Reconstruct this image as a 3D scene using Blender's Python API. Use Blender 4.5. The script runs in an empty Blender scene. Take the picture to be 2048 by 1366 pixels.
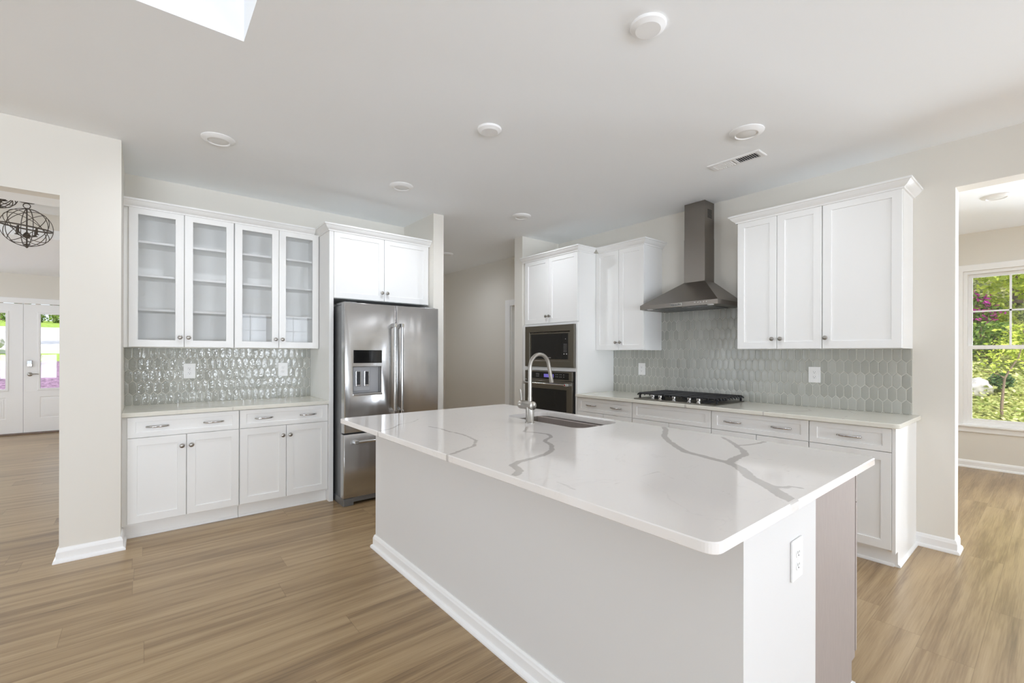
import bpy, bmesh, math, random
import numpy as np
from mathutils import Vector, Matrix, noise as mnoise
from mathutils.geometry import delaunay_2d_cdt

SC = bpy.context.scene
COL = SC.collection
PI = math.pi
R90 = -PI / 2
random.seed(7)

# ------------------------------------------------------------------ camera
cam_d = bpy.data.cameras.new('camera')
cam_d.sensor_width = 36.0
cam_d.lens = 900.4 / 2048 * 36.0
cam_d.shift_y = 24.2 / 2048
cam_d.clip_start = 0.02
cam = bpy.data.objects.new('camera', cam_d)
COL.objects.link(cam)
YAW = 0.88555
cam.matrix_world = (Matrix.Translation((0, 0, 1.345)) @ Matrix.Rotation(YAW - PI / 2, 4, 'Z')
                    @ Matrix.Rotation(PI / 2, 4, 'X') @ Matrix.Rotation(0.0024, 4, 'Z'))
SC.camera = cam
SC.view_settings.view_transform = 'Standard'
SC.view_settings.look = 'None'
SC.view_settings.exposure = 0.16
SC.view_settings.gamma = 1.0
SC.view_settings.use_curve_mapping = False
SC.cycles.use_denoising = True
SC.cycles.max_bounces = 18
SC.cycles.diffuse_bounces = 14
SC.cycles.glossy_bounces = 5
SC.cycles.transparent_max_bounces = 24
SC.cycles.sample_clamp_indirect = 6.0
SC.cycles.caustics_reflective = False
SC.cycles.caustics_refractive = False

# ------------------------------------------------------------------ sky, sun, window daylight, added fill lamps
world = bpy.data.worlds.new('sky')
SC.world = world
world.use_nodes = True
bg = world.node_tree.nodes['Background']
bg.inputs[0].default_value = (0.80, 0.90, 1.0, 1)
bg.inputs[1].default_value = 1.25


def lamp(name, kind, loc, energy, color=(1, 1, 1), size=None, toward=None):
    d = bpy.data.lights.new(name, kind)
    d.energy = energy
    d.color = color
    if kind == 'AREA':
        d.shape = 'RECTANGLE'
        d.size, d.size_y = size
    if kind == 'SUN':
        d.angle = math.radians(1.0)
    o = bpy.data.objects.new(name, d)
    COL.objects.link(o)
    o.location = loc
    if toward:
        o.rotation_euler = Vector(toward).to_track_quat('-Z', 'Y').to_euler()
    return o


lamp('sun', 'SUN', (0, 0, 20), 4.0, (1.0, 0.95, 0.86), toward=(0.35, 0.62, -0.85))
# area lamps stand for window daylight behind and beside the camera,
# with fill lamps added to brighten the ceiling, foyer and kitchen
DAY = (0.90, 0.975, 1.08)
RECESSED_FILL = 33.0  # energy of the spots added under the unlit ceiling lights
lamp('daylight_south_windows', 'AREA', (2.69, -4.95, 1.5), 95.0, DAY, (2.1, 1.95), (0, 1, 0))
lamp('added_ceiling_fill_south', 'AREA', (2.69, -5.2, 0.95), 150.0, DAY, (2.0, 1.5), (0, 1, 1.2))  # upward panel added outside the windows to brighten the ceiling
lamp('added_ceiling_fill_patio', 'AREA', (-2.6, -5.2, 0.8), 410.0, DAY, (3.9, 1.5), (0, 1, 1.2))  # second upward panel, added on the patio side for the ceiling
lamp('daylight_right_window', 'AREA', (4.75, -3.4, 1.65), 75.0, DAY, (1.5, 2.2), (-1, 0.25, 0.05))
lamp('daylight_sunroom_windows', 'AREA', (8.0, -1.25, 1.4), 330.0, DAY, (2.0, 1.9), (-1, 0.35, 0.3))
lamp('added_front_fill', 'AREA', (-2.95, 11.05, 1.35), 45.0, DAY, (0.7, 2.0), (0.3, -1, -0.6))  # lamp added at an invented sidelight, standing for front-door daylight
lamp('added_foyer_side_fill', 'AREA', (-4.75, 8.2, 1.5), 15.0, DAY, (2.8, 2.0), (1, 0.6, -0.5))  # fill lamp added at an unseen side opening to light the foyer
lamp('added_foyer_west_fill', 'AREA', (-4.3, 5.0, 1.0), 85.0, DAY, (1.6, 1.5), (1, -0.5, 0.0))  # added fill shining from the foyer into the kitchen, no window there


# ------------------------------------------------------------------ materials
def new_mat(name):
    m = bpy.data.materials.new(name)
    m.use_nodes = True
    nt = m.node_tree
    return m, nt, nt.nodes['Principled BSDF']


def mat(name, color, rough=0.5, metal=0.0, bump=0.0, bscale=60.0, spec=0.5, coat=0.0, stretch=None, var=0.0):
    m, nt, b = new_mat(name)
    b.inputs['Base Color'].default_value = (*color, 1)
    b.inputs['Roughness'].default_value = rough
    b.inputs['Metallic'].default_value = metal
    b.inputs['Specular IOR Level'].default_value = spec
    b.inputs['Coat Weight'].default_value = coat
    n = nt.nodes
    L = nt.links.new
    tc = n.new('ShaderNodeTexCoord')
    mp = n.new('ShaderNodeMapping')
    L(tc.outputs['Object'], mp.inputs[0])
    if stretch:
        mp.inputs['Scale'].default_value = stretch
    nz = n.new('ShaderNodeTexNoise')
    nz.inputs['Scale'].default_value = bscale
    nz.inputs['Detail'].default_value = 4
    L(mp.outputs[0], nz.inputs['Vector'])
    if bump:
        bp = n.new('ShaderNodeBump')
        bp.inputs['Strength'].default_value = bump
        bp.inputs['Distance'].default_value = 0.002
        L(nz.outputs[0], bp.inputs['Height'])
        L(bp.outputs[0], b.inputs['Normal'])
    if var:
        mx = n.new('ShaderNodeMixRGB')
        mx.inputs[1].default_value = (*[c * (1 - var) for c in color], 1)
        mx.inputs[2].default_value = (*[min(1, c * (1 + var)) for c in color], 1)
        L(nz.outputs[0], mx.inputs[0])
        L(mx.outputs[0], b.inputs['Base Color'])
    return m


def emit_mat(name, color, strength):
    m, nt, b = new_mat(name)
    b.inputs['Base Color'].default_value = (0.02, 0.02, 0.03, 1)
    b.inputs['Emission Color'].default_value = (*color, 1)
    b.inputs['Emission Strength'].default_value = strength
    return m


def glass_mat(name, ior=1.45, tint=(1, 1, 1)):
    m, nt, b = new_mat(name)
    n = nt.nodes
    L = nt.links.new
    n.remove(b)
    tr = n.new('ShaderNodeBsdfTransparent')
    tr.inputs[0].default_value = (*tint, 1)
    gl = n.new('ShaderNodeBsdfGlossy')
    gl.inputs['Roughness'].default_value = 0.01
    fr = n.new('ShaderNodeFresnel')
    fr.inputs['IOR'].default_value = ior
    mx = n.new('ShaderNodeMixShader')
    L(fr.outputs[0], mx.inputs[0])
    L(tr.outputs[0], mx.inputs[1])
    L(gl.outputs[0], mx.inputs[2])
    L(mx.outputs[0], n['Material Output'].inputs[0])
    return m


M = {}
M['wall'] = mat('warm_white_wall_paint', (0.775, 0.75, 0.695), 0.75, bump=0.06, bscale=250)
M['ceiling'] = mat('white_ceiling_paint', (0.93, 0.955, 0.98), 0.85, bump=0.05, bscale=200)
M['trim'] = mat('white_trim_paint', (0.90, 0.905, 0.91), 0.35, bump=0.02, bscale=90)
M['cab'] = mat('white_cabinet_lacquer', (0.875, 0.878, 0.87), 0.38, bump=0.015, bscale=120)
M['grout'] = mat('pale_grout', (0.70, 0.70, 0.65), 0.9)
M['steel'] = mat('brushed_stainless_steel', (0.46, 0.455, 0.45), 0.27, 1.0, bump=0.05, bscale=90, stretch=(0.3, 0.3, 12), var=0.05)
M['darksteel'] = mat('dark_stainless_steel', (0.26, 0.237, 0.215), 0.33, 1.0, bump=0.04, bscale=80, stretch=(0.4, 0.4, 14), var=0.06)
M['ovensteel'] = mat('warm_grey_stainless_steel', (0.22, 0.205, 0.175), 0.36, 1.0, bump=0.03, bscale=80, stretch=(0.4, 0.4, 14), var=0.05)
def sheet_steel(name, color, rough):
    m, nt, b = new_mat(name)
    n = nt.nodes
    L = nt.links.new
    b.inputs['Base Color'].default_value = (*color, 1)
    b.inputs['Metallic'].default_value = 1.0
    b.inputs['Roughness'].default_value = rough
    tc = n.new('ShaderNodeTexCoord')
    out = []
    for sc, st in (((7, 7, 0.7), 1.0), ((60, 60, 900), 0.10)):
        mp = n.new('ShaderNodeMapping')
        mp.inputs['Scale'].default_value = sc
        L(tc.outputs['Object'], mp.inputs[0])
        nz = n.new('ShaderNodeTexNoise')
        nz.inputs['Scale'].default_value = 1.0
        nz.inputs['Detail'].default_value = 1.0
        L(mp.outputs[0], nz.inputs['Vector'])
        bp = n.new('ShaderNodeBump')
        bp.inputs['Strength'].default_value = st
        bp.inputs['Distance'].default_value = 0.006 if st == 1.0 else 0.0006
        L(nz.outputs[0], bp.inputs['Height'])
        if out:
            L(out[-1].outputs[0], bp.inputs['Normal'])
        out.append(bp)
    L(out[-1].outputs[0], b.inputs['Normal'])
    return m


M['doorsteel'] = sheet_steel('rippled_stainless_sheet', (0.54, 0.535, 0.53), 0.25)
M['sidesteel'] = mat('grey_painted_steel', (0.22, 0.225, 0.23), 0.35, 0.6, var=0.05)
M['nickel'] = mat('brushed_nickel', (0.38, 0.36, 0.33), 0.33, 1.0, bump=0.03, bscale=300)
M['chrome'] = mat('polished_chrome', (0.62, 0.62, 0.62), 0.14, 1.0)
M['sinksteel'] = mat('satin_sink_steel', (0.66, 0.64, 0.60), 0.26, 1.0, bump=0.03, bscale=200)
M['black'] = mat('black_cast_iron', (0.012, 0.012, 0.013), 0.5, bump=0.1, bscale=200)
M['blackglass'] = mat('black_glass', (0.008, 0.008, 0.008), 0.06, spec=0.5)
M['darkgap'] = mat('dark_shadow_plastic', (0.02, 0.02, 0.022), 0.6)
M['plastic'] = mat('white_plastic', (0.86, 0.86, 0.86), 0.3)
M['slot'] = mat('dark_slot', (0.05, 0.05, 0.05), 0.6)
M['bronze'] = mat('dark_bronze', (0.10, 0.085, 0.07), 0.45, 0.7, var=0.2, bscale=40)
M['display'] = emit_mat('violet_display', (0.25, 0.20, 0.75), 0.55)
M['print'] = mat('pale_print', (0.55, 0.55, 0.56), 0.5)
M['ink'] = mat('dark_print', (0.03, 0.03, 0.03), 0.5)
M['red'] = mat('red_enamel', (0.35, 0.02, 0.03), 0.3)
M['glass'] = glass_mat('clear_cabinet_glass', 1.3)
M['winglass'] = glass_mat('window_glass', 1.3)
M['lens'] = mat('frosted_lens', (0.80, 0.80, 0.79), 0.45)
M['bark'] = mat('grey_brown_bark', (0.19, 0.135, 0.10), 0.9, bump=0.6, bscale=18, var=0.35)
M['rock'] = mat('pale_rock', (0.50, 0.47, 0.46), 0.9, bump=0.6, bscale=6, var=0.25)
M['asphalt'] = mat('pale_driveway', (0.62, 0.59, 0.62), 0.9, var=0.12, bscale=3)
M['curb'] = mat('concrete_curb', (0.7, 0.69, 0.68), 0.9, var=0.06)


def speckle(name, c1, c2, scale, rough=0.9, bump=0.8, c3=None):
    m, nt, b = new_mat(name)
    n = nt.nodes
    L = nt.links.new
    tc = n.new('ShaderNodeTexCoord')
    nz = n.new('ShaderNodeTexNoise')
    nz.inputs['Scale'].default_value = scale
    nz.inputs['Detail'].default_value = 6
    nz.inputs['Roughness'].default_value = 0.7
    L(tc.outputs['Object'], nz.inputs['Vector'])
    r = n.new('ShaderNodeValToRGB')
    r.color_ramp.elements[0].color = (*c1, 1)
    r.color_ramp.elements[0].position = 0.36
    r.color_ramp.elements[1].color = (*c2, 1)
    r.color_ramp.elements[1].position = 0.64
    if c3:
        e = r.color_ramp.elements.new(0.5)
        e.color = (*c3, 1)
    L(nz.outputs[0], r.inputs[0])
    L(r.outputs[0], b.inputs['Base Color'])
    b.inputs['Roughness'].default_value = rough
    bp = n.new('ShaderNodeBump')
    bp.inputs['Strength'].default_value = bump
    bp.inputs['Distance'].default_value = 0.03
    L(nz.outputs[0], bp.inputs['Height'])
    L(bp.outputs[0], b.inputs['Normal'])
    return m


M['mulch'] = speckle('purple_brown_mulch', (0.10, 0.05, 0.09), (0.42, 0.26, 0.40), 14)
M['lawn'] = speckle('bright_lawn', (0.13, 0.25, 0.03), (0.42, 0.55, 0.08), 6)
M['litter'] = speckle('leaf_litter', (0.07, 0.06, 0.02), (0.62, 0.60, 0.28), 13, c3=(0.24, 0.26, 0.05))


def leaf_mat(name, c1, c2, rough=0.5):
    m, nt, b = new_mat(name)
    n = nt.nodes
    L = nt.links.new
    g = n.new('ShaderNodeNewGeometry')
    mx = n.new('ShaderNodeMixRGB')
    mx.inputs[1].default_value = (*c1, 1)
    mx.inputs[2].default_value = (*c2, 1)
    L(g.outputs['Random Per Island'], mx.inputs[0])
    L(mx.outputs[0], b.inputs['Base Color'])
    b.inputs['Roughness'].default_value = rough
    tl = n.new('ShaderNodeBsdfTranslucent')
    L(mx.outputs[0], tl.inputs[0])
    ms = n.new('ShaderNodeMixShader')
    ms.inputs[0].default_value = 0.35
    L(b.outputs[0], ms.inputs[1])
    L(tl.outputs[0], ms.inputs[2])
    L(ms.outputs[0], n['Material Output'].inputs[0])
    return m


M['leaf_lime'] = leaf_mat('lime_leaves', (0.28, 0.36, 0.03), (0.80, 0.86, 0.16))
M['leaf_green'] = leaf_mat('mid_green_leaves', (0.07, 0.15, 0.03), (0.36, 0.48, 0.09))
M['leaf_dark'] = leaf_mat('dark_green_leaves', (0.03, 0.08, 0.03), (0.16, 0.26, 0.08))
M['leaf_pale'] = leaf_mat('pale_ground_leaves', (0.20, 0.27, 0.03), (0.90, 0.90, 0.42))
M['flower'] = leaf_mat('magenta_blossom', (0.50, 0.02, 0.30), (0.80, 0.10, 0.55))


def tile_mat(name, wave, rough):
    m, nt, b = new_mat(name)
    n = nt.nodes
    L = nt.links.new
    g = n.new('ShaderNodeNewGeometry')
    tc = n.new('ShaderNodeTexCoord')
    mx = n.new('ShaderNodeMixRGB')
    mx.inputs[1].default_value = (0.375, 0.38, 0.345, 1)
    mx.inputs[2].default_value = (0.455, 0.46, 0.425, 1)
    L(g.outputs['Random Per Island'], mx.inputs[0])
    L(mx.outputs[0], b.inputs['Base Color'])
    b.inputs['Roughness'].default_value = rough
    b.inputs['Specular IOR Level'].default_value = 0.6
    nz = n.new('ShaderNodeTexNoise')
    nz.inputs['Scale'].default_value = 42
    nz.inputs['Detail'].default_value = 2.0
    L(tc.outputs['Object'], nz.inputs['Vector'])
    bp = n.new('ShaderNodeBump')
    bp.inputs['Strength'].default_value = wave
    bp.inputs['Distance'].default_value = 0.004
    L(nz.outputs[0], bp.inputs['Height'])
    L(bp.outputs[0], b.inputs['Normal'])
    return m


M['tile'] = tile_mat('grey_green_wavy_glazed_tile', 0.6, 0.06)
M['tile_smooth'] = tile_mat('grey_green_glazed_tile', 0.18, 0.26)


def quartz_mat(name, base):
    m, nt, b = new_mat(name)
    n = nt.nodes
    L = nt.links.new
    tc = n.new('ShaderNodeTexCoord')
    nz = n.new('ShaderNodeTexNoise')
    nz.inputs['Scale'].default_value = 38
    nz.inputs['Detail'].default_value = 5
    L(tc.outputs['Object'], nz.inputs['Vector'])

    def vein(attr, amp, w0, w1):
        at = n.new('ShaderNodeAttribute')
        at.attribute_name = attr
        ma = n.new('ShaderNodeMath')
        ma.operation = 'MULTIPLY_ADD'
        L(nz.outputs[0], ma.inputs[0])
        ma.inputs[1].default_value = amp
        ma.inputs[2].default_value = -amp * 0.5
        ad = n.new('ShaderNodeMath')
        ad.operation = 'ADD'
        L(ma.outputs[0], ad.inputs[0])
        L(at.outputs['Fac'], ad.inputs[1])
        mr = n.new('ShaderNodeMapRange')
        mr.interpolation_type = 'SMOOTHSTEP'
        L(ad.outputs[0], mr.inputs[0])
        mr.inputs[1].default_value = w0
        mr.inputs[2].default_value = w1
        mr.inputs[3].default_value = 1
        mr.inputs[4].default_value = 0
        return mr.outputs[0]

    v = vein('vein', 0.016, -0.002, 0.004)
    h = vein('hair', 0.010, -0.001, 0.004)
    # faint wandering threads all over the slab
    n2 = n.new('ShaderNodeTexNoise')
    n2.inputs['Scale'].default_value = 2.6
    n2.inputs['Detail'].default_value = 7
    n2.inputs['Distortion'].default_value = 1.1
    L(tc.outputs['Object'], n2.inputs['Vector'])
    s = n.new('ShaderNodeMath')
    s.operation = 'SUBTRACT'
    L(n2.outputs[0], s.inputs[0])
    s.inputs[1].default_value = 0.5
    a = n.new('ShaderNodeMath')
    a.operation = 'ABSOLUTE'
    L(s.outputs[0], a.inputs[0])
    mr = n.new('ShaderNodeMapRange')
    L(a.outputs[0], mr.inputs[0])
    mr.inputs[1].default_value = 0.0
    mr.inputs[2].default_value = 0.006
    mr.inputs[3].default_value = 0.16
    mr.inputs[4].default_value = 0.0
    m1 = n.new('ShaderNodeMixRGB')
    m1.inputs[1].default_value = (*base, 1)
    m1.inputs[2].default_value = (0.55, 0.53, 0.51, 1)
    L(mr.outputs[0], m1.inputs[0])
    m2 = n.new('ShaderNodeMixRGB')
    L(m1.outputs[0], m2.inputs[1])
    m2.inputs[2].default_value = (0.60, 0.57, 0.545, 1)
    hm = n.new('ShaderNodeMath')
    hm.operation = 'MULTIPLY'
    L(h, hm.inputs[0])
    hm.inputs[1].default_value = 0.6
    L(hm.outputs[0], m2.inputs[0])
    m3 = n.new('ShaderNodeMixRGB')
    L(m2.outputs[0], m3.inputs[1])
    m3.inputs[2].default_value = (0.50, 0.47, 0.445, 1)
    vm = n.new('ShaderNodeMath')
    vm.operation = 'MULTIPLY'
    L(v, vm.inputs[0])
    vm.inputs[1].default_value = 0.85
    L(vm.outputs[0], m3.inputs[0])
    L(m3.outputs[0], b.inputs['Base Color'])
    b.inputs['Roughness'].default_value = 0.07
    return m


M['quartz'] = quartz_mat('white_veined_quartz', (0.83, 0.80, 0.775))
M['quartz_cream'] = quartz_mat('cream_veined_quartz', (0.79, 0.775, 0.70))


def floor_mat():
    m, nt, b = new_mat('oak_plank_floor')
    n = nt.nodes
    L = nt.links.new

    def math_(op, a, c=None, d=None):
        x = n.new('ShaderNodeMath')
        x.operation = op
        for i, v in enumerate((a, c, d)):
            if v is None:
                continue
            if isinstance(v, (int, float)):
                x.inputs[i].default_value = v
            else:
                L(v, x.inputs[i])
        return x.outputs[0]

    tc = n.new('ShaderNodeTexCoord')
    sp = n.new('ShaderNodeSeparateXYZ')
    L(tc.outputs['Object'], sp.inputs[0])
    X, Y = sp.outputs[0], sp.outputs[1]
    rowf = math_('DIVIDE', math_('SUBTRACT', Y, 0.047), 0.19)
    row = math_('FLOOR', rowf)
    w1 = n.new('ShaderNodeTexWhiteNoise')
    w1.noise_dimensions = '1D'
    L(row, w1.inputs['W'])
    colf = math_('DIVIDE', math_('ADD', X, math_('MULTIPLY', w1.outputs[0], 1.9)), 1.52)
    col = math_('FLOOR', colf)
    cb = n.new('ShaderNodeCombineXYZ')
    L(row, cb.inputs[0])
    L(col, cb.inputs[1])
    w2 = n.new('ShaderNodeTexWhiteNoise')
    w2.noise_dimensions = '2D'
    L(cb.outputs[0], w2.inputs['Vector'])
    rnd = w2.outputs['Value']
    # streaky grain, shifted plank by plank
    gx = math_('ADD', math_('MULTIPLY', X, 0.65), math_('MULTIPLY', rnd, 63.0))
    cg = n.new('ShaderNodeCombineXYZ')
    L(gx, cg.inputs[0])
    L(math_('ADD', math_('MULTIPLY', Y, 13.0), math_('MULTIPLY', rnd, 17.0)), cg.inputs[1])
    n1 = n.new('ShaderNodeTexNoise')
    n1.inputs['Scale'].default_value = 1.3
    n1.inputs['Detail'].default_value = 5
    n1.inputs['Distortion'].default_value = 0.3
    L(cg.outputs[0], n1.inputs['Vector'])
    cf = n.new('ShaderNodeCombineXYZ')
    L(math_('MULTIPLY', gx, 5.0), cf.inputs[0])
    L(math_('MULTIPLY', Y, 95.0), cf.inputs[1])
    n2 = n.new('ShaderNodeTexNoise')
    n2.inputs['Scale'].default_value = 1.5
    n2.inputs['Detail'].default_value = 3
    L(cf.outputs[0], n2.inputs['Vector'])
    t = math_('ADD', math_('MULTIPLY', n1.outputs[0], 1.0), math_('MULTIPLY', math_('SUBTRACT', n2.outputs[0], 0.5), 0.46))
    t = math_('ADD', t, math_('MULTIPLY', math_('SUBTRACT', rnd, 0.5), 0.20))
    r = n.new('ShaderNodeValToRGB')
    e = r.color_ramp.elements
    e[0].position = 0.16
    e[0].color = (0.15, 0.095, 0.045, 1)
    e[1].position = 0.84
    e[1].color = (0.48, 0.352, 0.202, 1)
    k = e.new(0.42)
    k.color = (0.30, 0.20, 0.104, 1)
    k = e.new(0.56)
    k.color = (0.385, 0.27, 0.145, 1)
    L(t, r.inputs[0])
    # seams
    fy = math_('FRACT', rowf)
    fx = math_('FRACT', colf)
    sy = math_('MINIMUM', fy, math_('SUBTRACT', 1.0, fy))
    sx = math_('MINIMUM', fx, math_('SUBTRACT', 1.0, fx))
    seam = math_('MAXIMUM', math_('LESS_THAN', sy, 0.0055), math_('LESS_THAN', sx, 0.0008))
    mx = n.new('ShaderNodeMixRGB')
    mx.blend_type = 'MULTIPLY'
    mx.inputs[2].default_value = (0.62, 0.58, 0.55, 1)
    L(math_('MULTIPLY', seam, 0.8), mx.inputs[0])
    L(r.outputs[0], mx.inputs[1])
    L(mx.outputs[0], b.inputs['Base Color'])
    b.inputs['Roughness'].default_value = 0.32
    b.inputs['Specular IOR Level'].default_value = 0.6
    bp = n.new('ShaderNodeBump')
    bp.inputs['Strength'].default_value = 0.10
    bp.inputs['Distance'].default_value = 0.002
    L(math_('SUBTRACT', n2.outputs[0], math_('MULTIPLY', seam, 1.2)), bp.inputs['Height'])
    L(bp.outputs[0], b.inputs['Normal'])
    return m


M['floor'] = floor_mat()
M['gapshade'] = mat('painted_gap_shade', (0.075, 0.055, 0.05), 0.6, var=0.1)  # shade of the island door gap, put into the colour
M['wood'] = mat('grey_washed_maple', (0.345, 0.295, 0.268), 0.5, bump=0.06, bscale=26, stretch=(9, 9, 0.55), var=0.16)


# ------------------------------------------------------------------ mesh helpers
class B:
    """collects shapes into one mesh"""

    def __init__(self):
        self.bm = bmesh.new()

    def _mi(self, faces, mi):
        for f in faces:
            f.material_index = mi

    def box(self, x0, x1, y0, y1, z0, z1, bev=0.0, mi=0, seg=1):
        bm = self.bm
        r = bmesh.ops.create_cube(bm, size=1.0)
        vs = r['verts']
        for v in vs:
            v.co = Vector((x0 + (v.co.x + .5) * (x1 - x0), y0 + (v.co.y + .5) * (y1 - y0), z0 + (v.co.z + .5) * (z1 - z0)))
        fs = {f for v in vs for f in v.link_faces}
        self._mi(fs, mi)
        if bev:
            es = list({e for v in vs for e in v.link_edges})
            bmesh.ops.bevel(bm, geom=es, offset=bev, segments=seg, affect='EDGES', profile=0.5, clamp_overlap=True, material=-1)
        return self

    def poly(self, pts, mi=0):
        f = self.bm.faces.new([self.bm.verts.new(p) for p in pts])
        f.material_index = mi
        return f

    def loops(self, loops, closed=True, cap0=False, cap1=False, mi=0):
        """skin a list of equally long vertex loops"""
        bm = self.bm
        V = [[bm.verts.new(p) for p in lp] for lp in loops]
        n = len(V[0])
        for a, b in zip(V[:-1], V[1:]):
            for i in range(n if closed else n - 1):
                j = (i + 1) % n
                f = bm.faces.new((a[i], a[j], b[j], b[i]))
                f.material_index = mi
        if cap0:
            bm.faces.new(list(reversed(V[0]))).material_index = mi
        if cap1:
            bm.faces.new(V[-1]).material_index = mi
        return V

    def lathe(self, prof, origin=(0, 0, 0), axis=(0, 0, 1), n=24, mi=0, cap=True):
        """prof: list of (radius, height along the axis)"""
        q = Vector((0, 0, 1)).rotation_difference(Vector(axis).normalized()).to_matrix()
        o = Vector(origin)
        lp = []
        for r, h in prof:
            r = max(r, 1e-5)
            lp.append([o + q @ Vector((r * math.cos(2 * PI * i / n), r * math.sin(2 * PI * i / n), h)) for i in range(n)])
        self.loops(lp, True, cap, cap, mi)
        return self

    def cyl(self, p0, p1, r, r1=None, n=20, mi=0):
        p0, p1 = Vector(p0), Vector(p1)
        d = p1 - p0
        return self.lathe([(r, 0), (r if r1 is None else r1, d.length)], p0, d, n, mi)

    def tube(self, pts, r, n=10, mi=0, closed=False, flat=None):
        """round tube (or flat strip section flat=(a,b)) along points; r may be a list"""
        pts = [Vector(p) for p in pts]
        m = len(pts)
        rs = r if isinstance(r, (list, tuple)) else [r] * m
        lp = []
        up = None
        for i, p in enumerate(pts):
            a = pts[(i - 1) % m] if (closed or i > 0) else p
            c = pts[(i + 1) % m] if (closed or i < m - 1) else p
            t = (c - a).normalized()
            if up is None:
                up = Vector((0, 0, 1)) if abs(t.z) < 0.9 else Vector((1, 0, 0))
            s = t.cross(up)
            if s.length < 1e-6:
                s = t.cross(Vector((0.3, 1, 0.1)))
            s.normalize()
            up = s.cross(t).normalized()
            ra, rb = (rs[i], rs[i]) if flat is None else flat
            lp.append([p + s * (math.cos(2 * PI * k / n) * ra) + up * (math.sin(2 * PI * k / n) * rb) for k in range(n)])
        if closed:
            lp.append(lp[0])
            self.loops(lp, True, False, False, mi)
        else:
            self.loops(lp, True, True, True, mi)
        return self

    def panel(self, outer, inner, y0, y1, rec=0.007, slope=0.0015, ch=0.0015, open_=False, mi=0, mi_in=None):
        """flat door facing -y: outer/inner = (x0,x1,z0,z1); recessed middle (or a hole when open_)"""
        def rc(r, d, y):
            x0, x1, z0, z1 = r
            return [(x0 + d, y, z0 + d), (x1 - d, y, z0 + d), (x1 - d, y, z1 - d), (x0 + d, y, z1 - d)]
        if open_:
            self.loops([rc(inner, 0, y1), rc(outer, 0, y1), rc(outer, 0, y0 + ch), rc(outer, ch, y0), rc(inner, 0, y0),
                        rc(inner, slope, y0 + slope), rc(inner, slope, y1)], True, False, False, mi)
        else:
            V = self.loops([rc(outer, 0, y1), rc(outer, 0, y0 + ch), rc(outer, ch, y0), rc(inner, 0, y0),
                            rc(inner, slope, y0 + rec)], True, True, False, mi)
            f = self.bm.faces.new(V[-1])
            f.material_index = mi if mi_in is None else mi_in
        return self

    def sweep(self, path, prof, mi=0, flip=False):
        """extrude a profile [(out, z)] along a horizontal mitred path; out is to the right of travel"""
        P = [Vector((p[0], p[1], 0)) for p in path]
        lp = []
        for i, p in enumerate(P):
            def nrm(a, b):
                t = (b - a).normalized()
                v = Vector((t.y, -t.x, 0))
                return -v if flip else v
            if i == 0:
                mv = nrm(P[0], P[1])
            elif i == len(P) - 1:
                mv = nrm(P[-2], P[-1])
            else:
                a, b = nrm(P[i - 1], p), nrm(p, P[i + 1])
                mv = (a + b) / (1 + a.dot(b))
            lp.append([p + mv * o + Vector((0, 0, z)) for o, z in prof])
        self.loops(lp, True, True, True, mi)
        return self

    def build(self, name, mats, parent=None, smooth=None, loc=None, kind=None):
        bm = self.bm
        bmesh.ops.recalc_face_normals(bm, faces=bm.faces)
        me = bpy.data.meshes.new(name)
        bm.to_mesh(me)
        bm.free()
        for m in (mats if isinstance(mats, (list, tuple)) else [mats]):
            me.materials.append(m)
        if smooth is not None:
            me.polygons.foreach_set('use_smooth', [True] * len(me.polygons))
            me.set_sharp_from_angle(angle=math.radians(smooth))
        o = bpy.data.objects.new(name, me)
        COL.objects.link(o)
        if parent is not None:
            o.parent = parent
        if loc is not None:
            o.location = loc
        if kind:
            o['kind'] = kind
        return o


def thing(name, label, cat, loc=(0, 0, 0), rz=0.0, group=None):
    o = bpy.data.objects.new(name, None)
    o.empty_display_size = 0.1
    COL.objects.link(o)
    o.location = loc
    o.rotation_euler = (0, 0, rz)
    return tag(o, label, cat, group)


def tag(o, label, cat, group=None):
    o['label'] = label
    o['category'] = cat
    if group:
        o['group'] = group
    return o


def dup(root, loc, label, group=None, rz=None):
    r = root.copy()
    COL.objects.link(r)
    r.location = loc
    if rz is not None:
        r.rotation_euler = (0, 0, rz)
    r['label'] = label
    if group:
        r['group'] = group
    for ch in list(root.children):
        c = ch.copy()
        COL.objects.link(c)
        c.parent = r
        for g in ch.children:
            d = g.copy()
            COL.objects.link(d)
            d.parent = c
    return r


def struct(name, b, m, smooth=None):
    return b.build(name, m, None, smooth, None, 'structure')


def text_mesh(name, body, size, m, parent, loc, rot=(PI / 2, 0, 0), extrude=0.0004):
    cu = bpy.data.curves.new(name, 'FONT')
    cu.body = body
    cu.size = size
    cu.align_x = 'CENTER'
    cu.align_y = 'CENTER'
    cu.extrude = extrude
    tmp = bpy.data.objects.new(name + '_source', cu)
    COL.objects.link(tmp)
    dg = bpy.context.evaluated_depsgraph_get()
    me = bpy.data.meshes.new_from_object(tmp.evaluated_get(dg))
    bpy.data.objects.remove(tmp)
    bpy.data.curves.remove(cu)
    me.materials.clear()
    me.materials.append(m)
    o = bpy.data.objects.new(name, me)
    COL.objects.link(o)
    o.parent = parent
    o.location = loc
    o.rotation_euler = rot
    return o


# ------------------------------------------------------------------ the room
CZ = 2.795           # kitchen ceiling
WX = 4.25            # range wall
WY = 4.80            # wall behind the refrigerator run
SY = -4.5            # south wall of the great room
XW = -5.0            # west wall
FZ0, FZ1 = 7.64, 10.75

b = B()
b.box(-5.3, 7.9, -4.8, 10.84, -0.12, 0.0)
b.box(4.5, 7.9, -5.2, -4.8, -0.12, 0.0)
struct('floor', b, M['floor'])

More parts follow.
